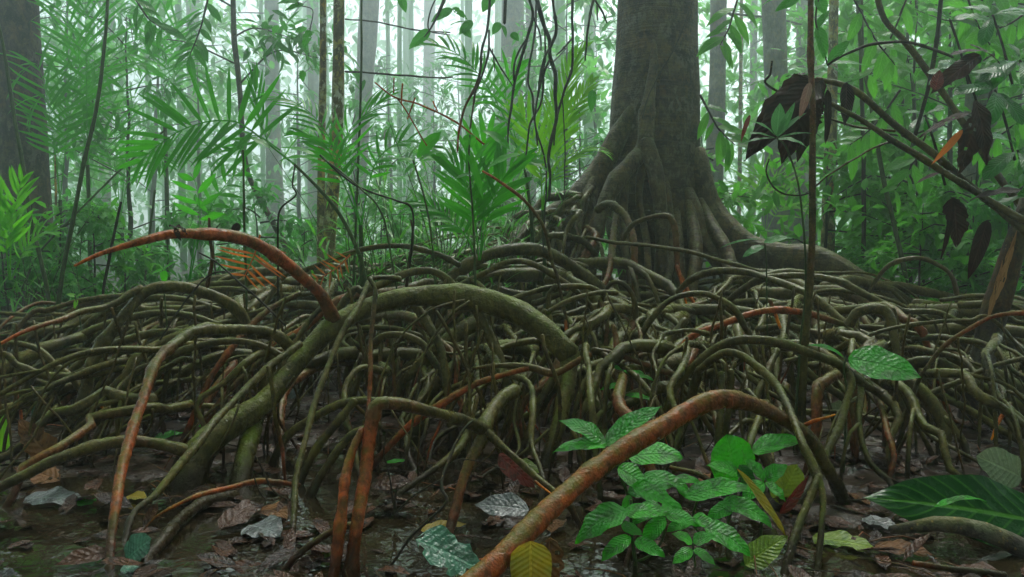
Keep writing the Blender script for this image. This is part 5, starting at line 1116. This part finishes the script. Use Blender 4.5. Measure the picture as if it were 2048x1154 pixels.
spray('leafy twig crossing the top edge left of the thin front sapling', [([(1640, -20), (1632, 40), (1650, 110), (1655, 130)], 2.6, (4, 4, 3)), ([(1560, -20), (1590, -5), (1620, 0)], 2.6, (3, 3))],
      [((1600, -4), (1550, 24), 2.6, 22, H(prof='lance', up=(0, -.8, .5))), ((1575, -10), (1524, 12), 2.6, 12, H(prof='lance')), ((1635, -5), (1650, 30), 2.6, 26, H(up=(0, -.95, .2))), ((1636, 55), (1648, 118), 2.6, 26, H(prof='strap', up=(.1, -.95, .2))), ((1655, 128), (1735, 136), 2.55, 24, H(prof='lance', droop=.6)), ((1655, 128), (1700, 80), 2.5, 24, H(prof='lance', up=(-.2, -.8, .5))), ((1655, 128), (1560, 124), 2.6, 14, H(prof='lance', droop=.6)), ((1652, 130), (1590, 165), 2.5, 18, H(prof='lance')), ((1656, 130), (1690, 158), 2.5, 16, H(prof='lance')), ((1540, 98), (1570, 104), 2.6, 12, H()), ((1530, 160), (1497, 174), 2.6, 10, H(prof='lance')), ((1632, 60), (1660, 20), 2.6, 18, H(prof='lance'))], L_under)
R = np.random.RandomState(41)
for (x0, y0, x1, y1, Yq, lab) in [
  (1700, -20, 1790, 130, 3.6, 'leafy twig drooping right of the thin front sapling, beside the black dead pole'),
  (1820, -20, 1740, 150, 3.9, 'leafy twig crossing behind the arching twig at upper right'),
  (1930, -20, 1980, 90, 3.2, 'leafy twig hanging near the top edge left of the corner shoots'),
  (2060, 20, 1950, 60, 3.4, 'leafy twig reaching in from the right edge near the top'),
  (2060, 210, 1960, 290, 3.3, 'leafy twig reaching in from the right edge at the height of the dead leaves'),
  (1800, 180, 1700, 290, 4.2, 'leafy twig behind the lower leaning limb'),
  (1860, 250, 1790, 380, 4.0, 'leafy twig below the leaning limbs where they cross the curved limb'),
  (1480, -20, 1440, 90, 4.6, 'leafy twig hanging just right of the great trunk at the top'),
  (1400, 190, 1470, 290, 4.8, 'leafy twig close to the right side of the great trunk, halfway up'),
  (260, -20, 330, 60, 4.5, 'leafy twig at the top edge above the fan-like frond'),
  (420, -20, 380, 110, 5.2, 'leafy twig drooping left of the crooked dark trunk')]:
    lv = []
    for k in range(11):
        t = .15 + .85 * k / 10; bx = x0 + (x1 - x0) * t; by = y0 + (y1 - y0) * t + 14 * math.sin(PI * t)
        a = math.atan2(y1 - y0, x1 - x0) + (1 if k % 2 else -1) * R.uniform(.5, 1.2); l = R.uniform(38, 66) * (1 if x0 > 1300 else .8)
        lv.append(((bx, by), (bx + l * math.cos(a), by + l * (.8 * math.sin(a) + .35)), Yq, l * R.uniform(.30, .42), H(prof='lance', up=(R.uniform(-.4, .4), -.7, .6), droop=R.uniform(.3, .9), rag=R.choice([0, 0, .2]), nl=8, nw=4)))
    spray(lab, [([(x0, y0), ((x0 + x1) / 2, (y0 + y1) / 2 + 14), (x1, y1)], Yq, (5, 4, 2))], lv, L_bright if x0 > 1300 else L_under)
# rosette sapling in front of the dead leaves
plant('rosette_sapling', 'pale green rosette of ribbed leaves in front of the dead leaf cluster', [([(1553, 275), (1575, 300), (1600, 390), (1612, 560), (1600, 700)], 2.3, (4, 4, 5))],
      [((1553, 272), (1560, 206), 2.28, 28, H(prof='lance', up=(-.2, -.95, .2), droop=.2)), ((1554, 272), (1590, 204), 2.28, 16, H(prof='lance', up=(.3, -.9, .2), droop=.2)), ((1554, 275), (1614, 226), 2.3, 14, H(prof='lance')), ((1550, 270), (1496, 243), 2.25, 18, H(prof='lance', droop=.7)), ((1550, 276), (1488, 268), 2.25, 14, H(prof='lance')), ((1556, 278), (1612, 296), 2.2, 24, H(prof='lance', droop=.8)), ((1550, 276), (1482, 290), 2.25, 10, H(prof='lance')), ((1555, 276), (1625, 268), 2.3, 10, H(prof='lance'))], leafmat('ribbed_rosette_leaf', (.04, .19, .04), (.09, .30, .08), .3, .35, .5, .6, 12))
# dead leaves
def dead(lab, leaves, mat=L_brown, name='dead_leaf_cluster', cat='dead leaves'):
    org = at(*leaves[0][0], leaves[0][2]); t = empty(name, org); tag(t, lab, cat)
    for l in leaves:
        mb = MB(); kw = dict(l[4]) if len(l) > 4 else {}; m2 = kw.pop('mat', mat); leafpx(mb, l[0], l[1], l[2], l[3], nl=18, nw=8, **kw); mb.build('leaf', m2, t, org)
dead('big cluster of curled brown dead leaves caught behind the thin front sapling',
     [((1640, 160), (1500, 300), 2.45, 96, H(up=(-.2, -.95, .4), rag=.2, wave=.06, droop=.8)), ((1640, 165), (1490, 325), 2.4, 78, H(up=(-.4, -.9, .3), rag=.25, wave=.08, droop=.9)), ((1630, 170), (1562, 330), 2.42, 84, H(up=(-.3, -.9, .2), rag=.4, wave=.08, droop=.4)),
      ((1640, 175), (1594, 325), 2.5, 46, H(up=(-.3, -.9, .2), rag=.2, wave=.06, droop=.2)), ((1620, 190), (1615, 290), 2.45, 60, H(up=(0, -.95, .2), rag=.4, wave=.06, droop=.2)), ((1655, 180), (1650, 290), 2.4, 20, H(up=(.4, -.9, .2), prof='strap', droop=.2)), ((1693, 165), (1688, 252), 2.5, 32, H(up=(.2, -.95, .2), droop=.3)),
      ((1640, 150), (1570, 155), 2.5, 16, H(rag=.3)), ((1500, 230), (1482, 285), 2.4, 10, H(mat=L_red)), ((1620, 165), (1598, 240), 2.3, 18, H(mat=L_pink, up=(-.2, -.95, .2)))])
dead('dark crumpled dead leaves hanging from the leaning limbs at right',
     [((1960, 110), (1860, 190), 2.4, 44, H(up=(-.3, -.8, .5), wave=.06, rag=.2)), ((1940, 225), (1835, 280), 2.3, 26, H(rag=.3)), ((1955, 230), (1915, 350), 2.35, 50, H(up=(-.2, -.95, .2), wave=.08, rag=.3)), ((1950, 200), (1970, 330), 2.3, 40, H(up=(.1, -.95, .2), wave=.08)), ((1925, 260), (1862, 330), 2.3, 14, H(mat=L_orange, up=(0, -.9, .3))), ((1940, 90), (2000, 130), 2.4, 30, H()), ((1870, 180), (1880, 140), 2.3, 24, H(mat=L_red)), ((1880, 345), (1830, 370), 2.4, 12, H()), ((1900, 110), (1985, 105), 2.35, 22, H()), ((2045, 380), (1940, 402), 2.2, 26, H(wave=.05))])
dead('black bat-like dead leaf hanging at right above the roots',
     [((1905, 395), (1912, 495), 2.5, 56, H(up=(0, -1, .1), wave=.05, rag=.3, prof='ovate')), ((1905, 395), (1880, 520), 2.48, 12, H(prof='strap', up=(0, -1, .1))), ((1975, 440), (1935, 560), 2.5, 30, H(up=(-.3, -.9, .2)))], name='dead_leaf')
dead('orange-brown dried leaf hanging from the outstretched branch near centre top',
     [((478, 447), (465, 472), 3.1, 18, H(up=(0, -.95, .2)))], name='dead_leaf')
dead('black shriveled leaf draped over the peak of the outstretched red root',
     [((338, 452), (375, 470), 2.08, 16, H(up=(0, -.3, 1), wave=.15, droop=1.2, rag=.3)), ((350, 455), (362, 482), 2.0, 12, H(up=(0, -.8, .4), rag=.3))], name='dead_leaf')
# glossy dark leaves upper right
R = np.random.RandomState(12)
gl = []
for (bx, by, n_, L0, Y) in [(1990, 180, 6, 90, 2.5), (2040, 120, 6, 100, 2.6), (1935, 150, 6, 85, 2.5), (2035, 300, 7, 95, 2.4), (1900, 40, 6, 80, 3.0), (1985, 30, 6, 85, 2.8), (2050, 390, 5, 80, 2.5), (1850, 230, 6, 60, 3.0)]:
    lv = []
    for k in range(n_):
        a = R.uniform(0, 2 * PI); l = L0 * R.uniform(.7, 1.15)
        lv.append(((bx + 4 * math.cos(a), by + 4 * math.sin(a)), (bx + l * math.cos(a), by + l * (.65 * math.sin(a) + .25)), Y, l * .36, H(prof='obov', droop=R.uniform(.4, 1.1), up=(R.uniform(-.3, .3), -.55, .8), Yt=Y + R.uniform(-.12, .12))))
    gl.append((bx, by, Y, lv))
names = ['shining leaves at the right edge, level with the curved limb', 'shining leaves in the upper right corner', 'shining leaves around the end of the arching twig', 'shining leaves low at the right edge below the dead leaves',
         'shining leaves beside the top of the black dead pole', 'shining leaves high near the top right corner', 'shining leaves where the leaning limbs leave the picture', 'shining leaves at the foot of the black dead pole']
for (bx, by, Y, lv), nme in zip(gl, names):
    rows = px_path([(bx, by), (bx + 20, by + 60), (bx + 40, by + 140)], Y, (5, 6), 0); org = rows[-1, :3]
    t = empty('glossy_leaved_shoot', org); tag(t, 'shoot with dark ' + nme, 'shoot', 'dark glossy shoots at the upper right')
    st = MB(); tube(st, rows, 6); st.build('stem', M_twig, t, org)
    for l in lv:
        mb = MB(); leafpx(mb, l[0], l[1], l[2], l[3], **l[4]); mb.build('leaf', L_glossy, t, org)
# broken stump right
t = empty('broken_stump', at(2010, 640, 2.6)); tag(t, 'splintered rotting orange-brown stump leaning at the right edge', 'stump')
mb = MB(); tube(mb, px_path([(1965, 700), (1985, 620), (2010, 540), (2035, 470), (2060, 400)], (2.7, 2.6), (46, 44, 40, 42), (.05, .3, .25, .1), 's'), 14, rough=.12, jit=.3); mb.build('trunk', M_dark, t, t.location)
mb = MB()
for a, b, w in [((1990, 600), (2030, 470), 16), ((1975, 640), (2005, 520), 12), ((2002, 560), (2035, 455), 10)]:
    leafpx(mb, a, b, 2.52, w, up=(0, -1, .1), prof='strap', droop=.1, rag=.3, wave=.1)
mb.build('splinter', leafmat('torn_orange_bark', (.30, .12, .03), (.5, .24, .08), .6, 0, .1, .3, 0), t, t.location)

# ------------------------------------------------------------------ fallen leaves
def fallen(lab, b, t_, Y, W, mat, group=None, name='fallen_leaf', cat='leaf', **kw):
    mb = MB(); kw.setdefault('up', (0, -.25, 1)); kw.setdefault('droop', .25); kw.setdefault('wave', .04)
    B = leafpx(mb, b, t_, Y, W, **kw)
    tag(mb.build(name, mat, None, B), lab, cat, group)
def gy_(py): return 964.0 / (py - 500.0)
FL = [
 ('large ragged tan leaf lying under the left brown arch', (110, 930), (38, 838), 66, L_tan, H(rag=.3, up=(0, -.7, .7))),
 ('second tan leaf, flatter, below the ragged one at left', (120, 960), (25, 935), 60, L_tan, H(rag=.3, up=(0, -.5, .9))),
 ('grey-teal narrow leaf propped up at the left among roots', (62, 836), (102, 790), 26, L_teal, H(up=(-.2, -.8, .5), prof='lance')),
 ('silvery wet leaf lying on the puddle at lower left', (50, 996), (172, 1004), 70, L_silver, H(rag=.2)),
 ('small green leaf touching the silvery wet leaf', (160, 1012), (192, 998), 34, L_herb, H()),
 ('teal wet leaf curling beside the olive root, bottom left', (250, 1120), (304, 1078), 70, L_teal, H(up=(0, -.6, .7), prof='round')),
 ('blue-green leaf sheen lying lowest under the teal leaf', (240, 1140), (280, 1135), 40, L_teal, H()),
 ('green leaf resting on mud behind the left brown arch', (308, 878), (374, 866), 30, L_herb, H(droop=.4)),
 ('green leaf half hidden behind the dark slanting root', (398, 858), (456, 836), 24, L_herb, H()),
 ('orange and yellow leaf in the shadow of the crossing roots', (255, 992), (294, 996), 34, L_yellow, H()),
 ('light green upright leaf cut by the left edge', (2, 905), (8, 830), 34, L_palm2, H(up=(.4, -.9, .2))),
 ('big grey-brown wet leaf on mud left of the red posts', (500, 1050), (562, 1072), 80, L_silver, H(up=(0, -.3, 1))),
 ('brown curled leaf with yellow spots above the grey wet one', (520, 1020), (575, 1040), 60, L_tan, H(droop=.8)),
 ('bright yellow-green leaf by the foot of the red posts', (636, 1125), (692, 1112), 56, L_ygreen, H(rag=.2)),
 ('grey pointed leaf standing behind the dark thin root', (570, 808), (605, 780), 40, L_silver, H(up=(0, -.8, .5))),
 ('big ragged green leaf at the bottom edge, left of the yellow one', (832, 1078), (975, 1150), 110, L_teal, H(rag=.3, up=(.1, -.5, .8), mat2=1)),
 ('large yellow leaf hanging under the big red root', (1062, 1082), (1062, 1190), 86, L_yellow, H(up=(0, -1, .15), Yo=1.33, prof='round', droop=.15)),
 ('fibrous brown leaf just right of the large yellow leaf', (1100, 1075), (1092, 1190), 70, L_tan, H(up=(.2, -1, .1), Yo=1.36, rag=.3)),
 ('small yellow leaf floating left of the olive-red root foot', (842, 1062), (932, 1048), 38, L_yellow, H()),
 ('dark red leaf standing on edge behind the big red root', (998, 908), (1070, 976), 46, L_red, H(up=(-.3, -.7, .6), droop=.2)),
 ('grey ribbed wet leaf lying in the central puddle', (1058, 1020), (948, 1010), 66, L_silver, H(up=(0, -.5, .8))),
 ('yellow-green torn leaf beside the dark red one', (1038, 922), (1086, 948), 30, L_ygreen, H(rag=.3, up=(0, -.6, .8))),
 ('small green leaf on the mud right of the red posts', (772, 925), (818, 922), 16, L_herb, H()),
 ('pinkish brown leaf stuck upright between central roots', (1030, 778), (1062, 748), 44, L_pink, H(up=(0, -.9, .3), rag=.2)),
 ('green leaf close beside the pinkish brown one', (1062, 775), (1085, 752), 22, L_herb, H(up=(0, -.8, .4))),
 ('green leaf under the central arch, left of the thick dark root', (842, 732), (868, 746), 18, L_herb, H()),
 ('small reddish leaf lying left under the central arch', (752, 712), (786, 706), 16, L_red, H()),
 ('small green leaf touching the reddish one under the arch', (762, 718), (793, 716), 14, L_herb, H()),
 ('slim green leaf among roots right of the central foot', (1152, 767), (1222, 766), 13, L_herb, H(prof='lance')),
 ('pointed green leaf right of the slim one under the arches', (1232, 770), (1304, 752), 22, L_herb, H(prof='lance', droop=.7)),
 ('long dead brown leaf lying flat behind the red posts', (650, 850), (735, 838), 30, L_brown, H()),
 ('long yellow-orange leaf leaning across the green seedling', (1474, 938), (1574, 1078), 26, L_yellow, H(up=(.6, -.7, .4), Yo=1.55, prof='lance', fold=.5, droop=.1)),
 ('green-yellow leaf at the bottom under the long yellow-orange one', (1490, 1130), (1576, 1072), 62, L_ygreen, H(up=(0, -.5, .8))),
 ('round yellow-green leaf standing between roots at right', (1556, 1006), (1594, 928), 66, L_ygreen, H(up=(.1, -.9, .3), prof='round', rag=.1)),
 ('folded dark red leaf in front of the round yellow-green one', (1560, 1028), (1617, 950), 22, L_red, H(up=(.3, -.8, .4), fold=.5)),
 ('huge glossy dark green leaf with yellow midrib at lower right', (2110, 1050), (1724, 996), 150, L_dkgreen, H(up=(0, -.75, .65), prof='ovate', Yo=1.66, fold=.1, droop=.3)),
 ('pale skeletal leaf draped at the right edge', (2042, 954), (1952, 912), 74, L_pale, H(up=(0, -.9, .4), Yo=1.75, prof='round')),
 ('small torn bright leaf on top of the huge dark leaf', (1868, 1014), (1974, 1006), 20, L_herb, H(droop=1.0, Yo=1.58, rag=.2)),
 ('ragged yellow-green leaf with an orange midrib, bottom right', (1625, 1075), (1758, 1100), 78, L_ygreen, H(rag=.35)),
 ('shiny grey leaf tucked under the huge dark leaf', (1728, 1036), (1796, 1062), 50, L_silver, H()),
 ('brown leaf lying below the shiny grey one', (1750, 1092), (1872, 1112), 60, L_tan, H(rag=.2)),
 ('pale translucent leaf leaning behind the forked root', (1655, 856), (1736, 804), 70, L_pale, H(up=(-.1, -.8, .5))),
 ('yellow-green leaf below the pale translucent one', (1698, 850), (1758, 836), 28, L_ygreen, H(rag=.3)),
 ('pale yellow leaf low behind the forked root', (1680, 892), (1752, 898), 28, L_ygreen, H(rag=.3)),
 ('twisted yellow-green leaf near the right edge', (1934, 856), (1992, 896), 18, L_ygreen, H(prof='lance')),
 ('dark grey leaf upright in mud right of the forked root', (1700, 960), (1790, 940), 56, L_silver, H()),
 ('small yellow leaf lying deep among the right roots', (1880, 685), (1896, 668), 18, L_yellow, H(up=(0, -.8, .5), Yo=2.9)),
 ('pinkish leaf lying behind the right hand arch', (1565, 756), (1602, 748), 26, L_pink, H(up=(0, -.7, .6))),
 ('tan leaf half buried at the right foot of the big red root', (1700, 985), (1740, 1010), 34, L_tan, H()),
]
for lab, b, t_, W, mat, kw in FL:
    kw = dict(kw); kw.pop('mat2', None); Yo = kw.pop('Yo', None)
    Y = Yo or min(gy_(max(b[1], t_[1], 640)) * .985, 4)
    Yt = None
    if Yo is None and kw.get('up', (0, -.25, 1))[1] > -.45: Y = gy_(b[1]) * .98; Yt = gy_(t_[1]) * .98
    fallen(lab, b, t_, Y, W, mat, Yt=Yt, **kw)
plant('broadleaf_seedling', 'seedling with one big drop-covered oval leaf draped over the right hand root', [([(1692, 716), (1688, 740), (1694, 800), (1690, 880)], (2.1, 2.1), (4, 4, 5))],
      [((1696, 718), (1842, 757), 2.05, 78, H(up=(-.1, -.75, .65), droop=.6, Yt=2.0, nl=18, nw=8)), ((1690, 716), (1622, 695), 2.08, 13, H(droop=.9, prof='lance'))], L_herb)

# smaller leaf litter: individual leaves that nothing tells apart, then the carpet
R = np.random.RandomState(14)
lp = []
for m_, nl_ in ((L_litter, 12),):
    for k in range(5):
        mb = MB(); leaf(mb, np.array((0, 0, 0.0)), (1, 0, .12), (0, 0, 1), .12, .05, ['ovate', 'lance', 'obov', 'ovate', 'round'][k], .5 + .3 * R.rand(), .15, 10, 4, .08, .2 * (k % 2), 0, .1, R)
        lp.append(mb.build('dead_leaf', L_litter))
lt = [bpy.data.objects.new('dead_leaf', o.data.copy()) for o in lp]
for o in lt: C.objects.link(o); o.data.materials[0] = L_tan
protos = [('dull dark brown dead leaf strewn on the wet mud', 'dull brown leaves strewn on the mud', lp), ('faded tan dead leaf strewn on the wet mud', 'faded tan leaves strewn on the mud', lt)]
for lab, grp, lst in protos:
    first = [True] * 5
    for q in range(40 if lst is lp else 6):
        k = q if q < 5 else R.randint(5); o = lst[k] if first[k] else lst[k].copy()
        if not first[k]: C.objects.link(o)
        first[k] = False
        Y = 1.30 + 1.5 * R.rand() ** 1.3; x = R.uniform(-.66, .66) * Y
        s = R.uniform(.5, 1.15)
        o.location = (x, Y, max(float(gz(x, Y)), -.005) + R.uniform(.003, .015)); o.rotation_euler = (R.uniform(-.35, .35), R.uniform(-.3, .2), R.rand() * 6.3); o.scale = (s, s, s)
        tag(o, lab, 'leaf', grp)
mb = MB(); n = 3300
Y = 1.25 + 5.5 * R.rand(n) ** 1.5; x = R.uniform(-.75, .75, n) * Y
z = np.maximum(gz(x, Y), -.004) + R.uniform(-.004, .012, n)
d = R.randn(n, 3); d[:, 2] = R.uniform(-.15, .35, n); up = np.tile((0, 0, 1.0), (n, 1)) + R.randn(n, 3) * .22
Lr = R.uniform(.03, .11, n)
wetp = np.zeros(n)
for bx_, by_, br in ((-.85, 1.65, .42), (-.25, 1.75, .42), (.25, 1.6, .3), (-.45, 2.4, .4), (.95, 1.5, .25)): wetp = np.maximum(wetp, np.exp(-((x - bx_) ** 2 + (Y - by_) ** 2) / br ** 2))
kp = R.rand(n) > wetp * .72
x, Y, z, d, up, Lr = x[kp], Y[kp], z[kp], d[kp], up[kp], Lr[kp]; n = len(x)
leaves_fast(mb, np.stack((x, Y, z), 1), d, up, Lr, Lr * R.uniform(.3, .55, n), R.uniform(-.3, .9, n), R.rand(n))
tag(mb.build('leaf_litter', L_litter), 'wet carpet of rotting brown leaf bits covering the ground', 'leaf litter', None, 'stuff')
# rootlets and fine twigs strewn on the floor
mb = MB()
for k in range(260):
    Y = 1.25 + 3.0 * R.rand() ** 1.3; x = R.uniform(-.7, .7) * Y; a = R.rand() * PI * 2; l = R.uniform(.05, .28); g = float(gz(x, Y))
    e = (x + l * math.cos(a), Y + l * math.sin(a)); 
    tube(mb, [(x, Y, g + .004, .0018, .1), ((x + e[0]) / 2 + R.randn() * .01, (Y + e[1]) / 2, g + R.uniform(.005, .04), .0016, R.uniform(0, .8)), (e[0], e[1], float(gz(*e)) + R.uniform(0, .05), .0008, .1)], 4, rough=.05, step=.03)
tag(mb.build('twig_litter', M_twig), 'scatter of fine broken twigs and rootlets over the mud', 'twig litter', None, 'stuff')

# ------------------------------------------------------------------ labels worded from left to right
LM = [(-1e9, 140, 'by the dark trunk at far left'), (140, 440, 'among the left palms'), (440, 690, 'left of the lichen trunk'), (690, 900, 'right of the lichen trunk'), (900, 1230, 'behind the hanging roots'),
      (1230, 1610, 'right of the great trunk'), (1610, 1800, 'right of the thin front sapling'), (1800, 1e9, 'near the right edge')]
ORD = ['first', 'second', 'third', 'fourth', 'fifth', 'sixth', 'seventh', 'eighth', 'ninth', 'tenth', 'eleventh', 'twelfth']
groups = {}
for o, ph, cat, grp in auto:
    x = proj(o.location); k = [i for i, l in enumerate(LM) if l[0] <= x < l[1]][0]
    groups.setdefault((ph, k), []).append((x, o, cat, grp))
for (ph, k), L_ in groups.items():
    L_.sort(key=lambda t: t[0])
    for i, (x, o, cat, grp) in enumerate(L_):
        tag(o, ph + ' ' + LM[k][2] + ('' if len(L_) == 1 else ', ' + ORD[i] + ' from left'), cat, grp)
# prototypes that were never placed would stand at the origin: remove them
for lst, us in ((P, used), (RP, ru)):
    for o, u in zip(lst, us):
        if not u:
            for c in list(o.children): bpy.data.objects.remove(c)
            bpy.data.objects.remove(o)
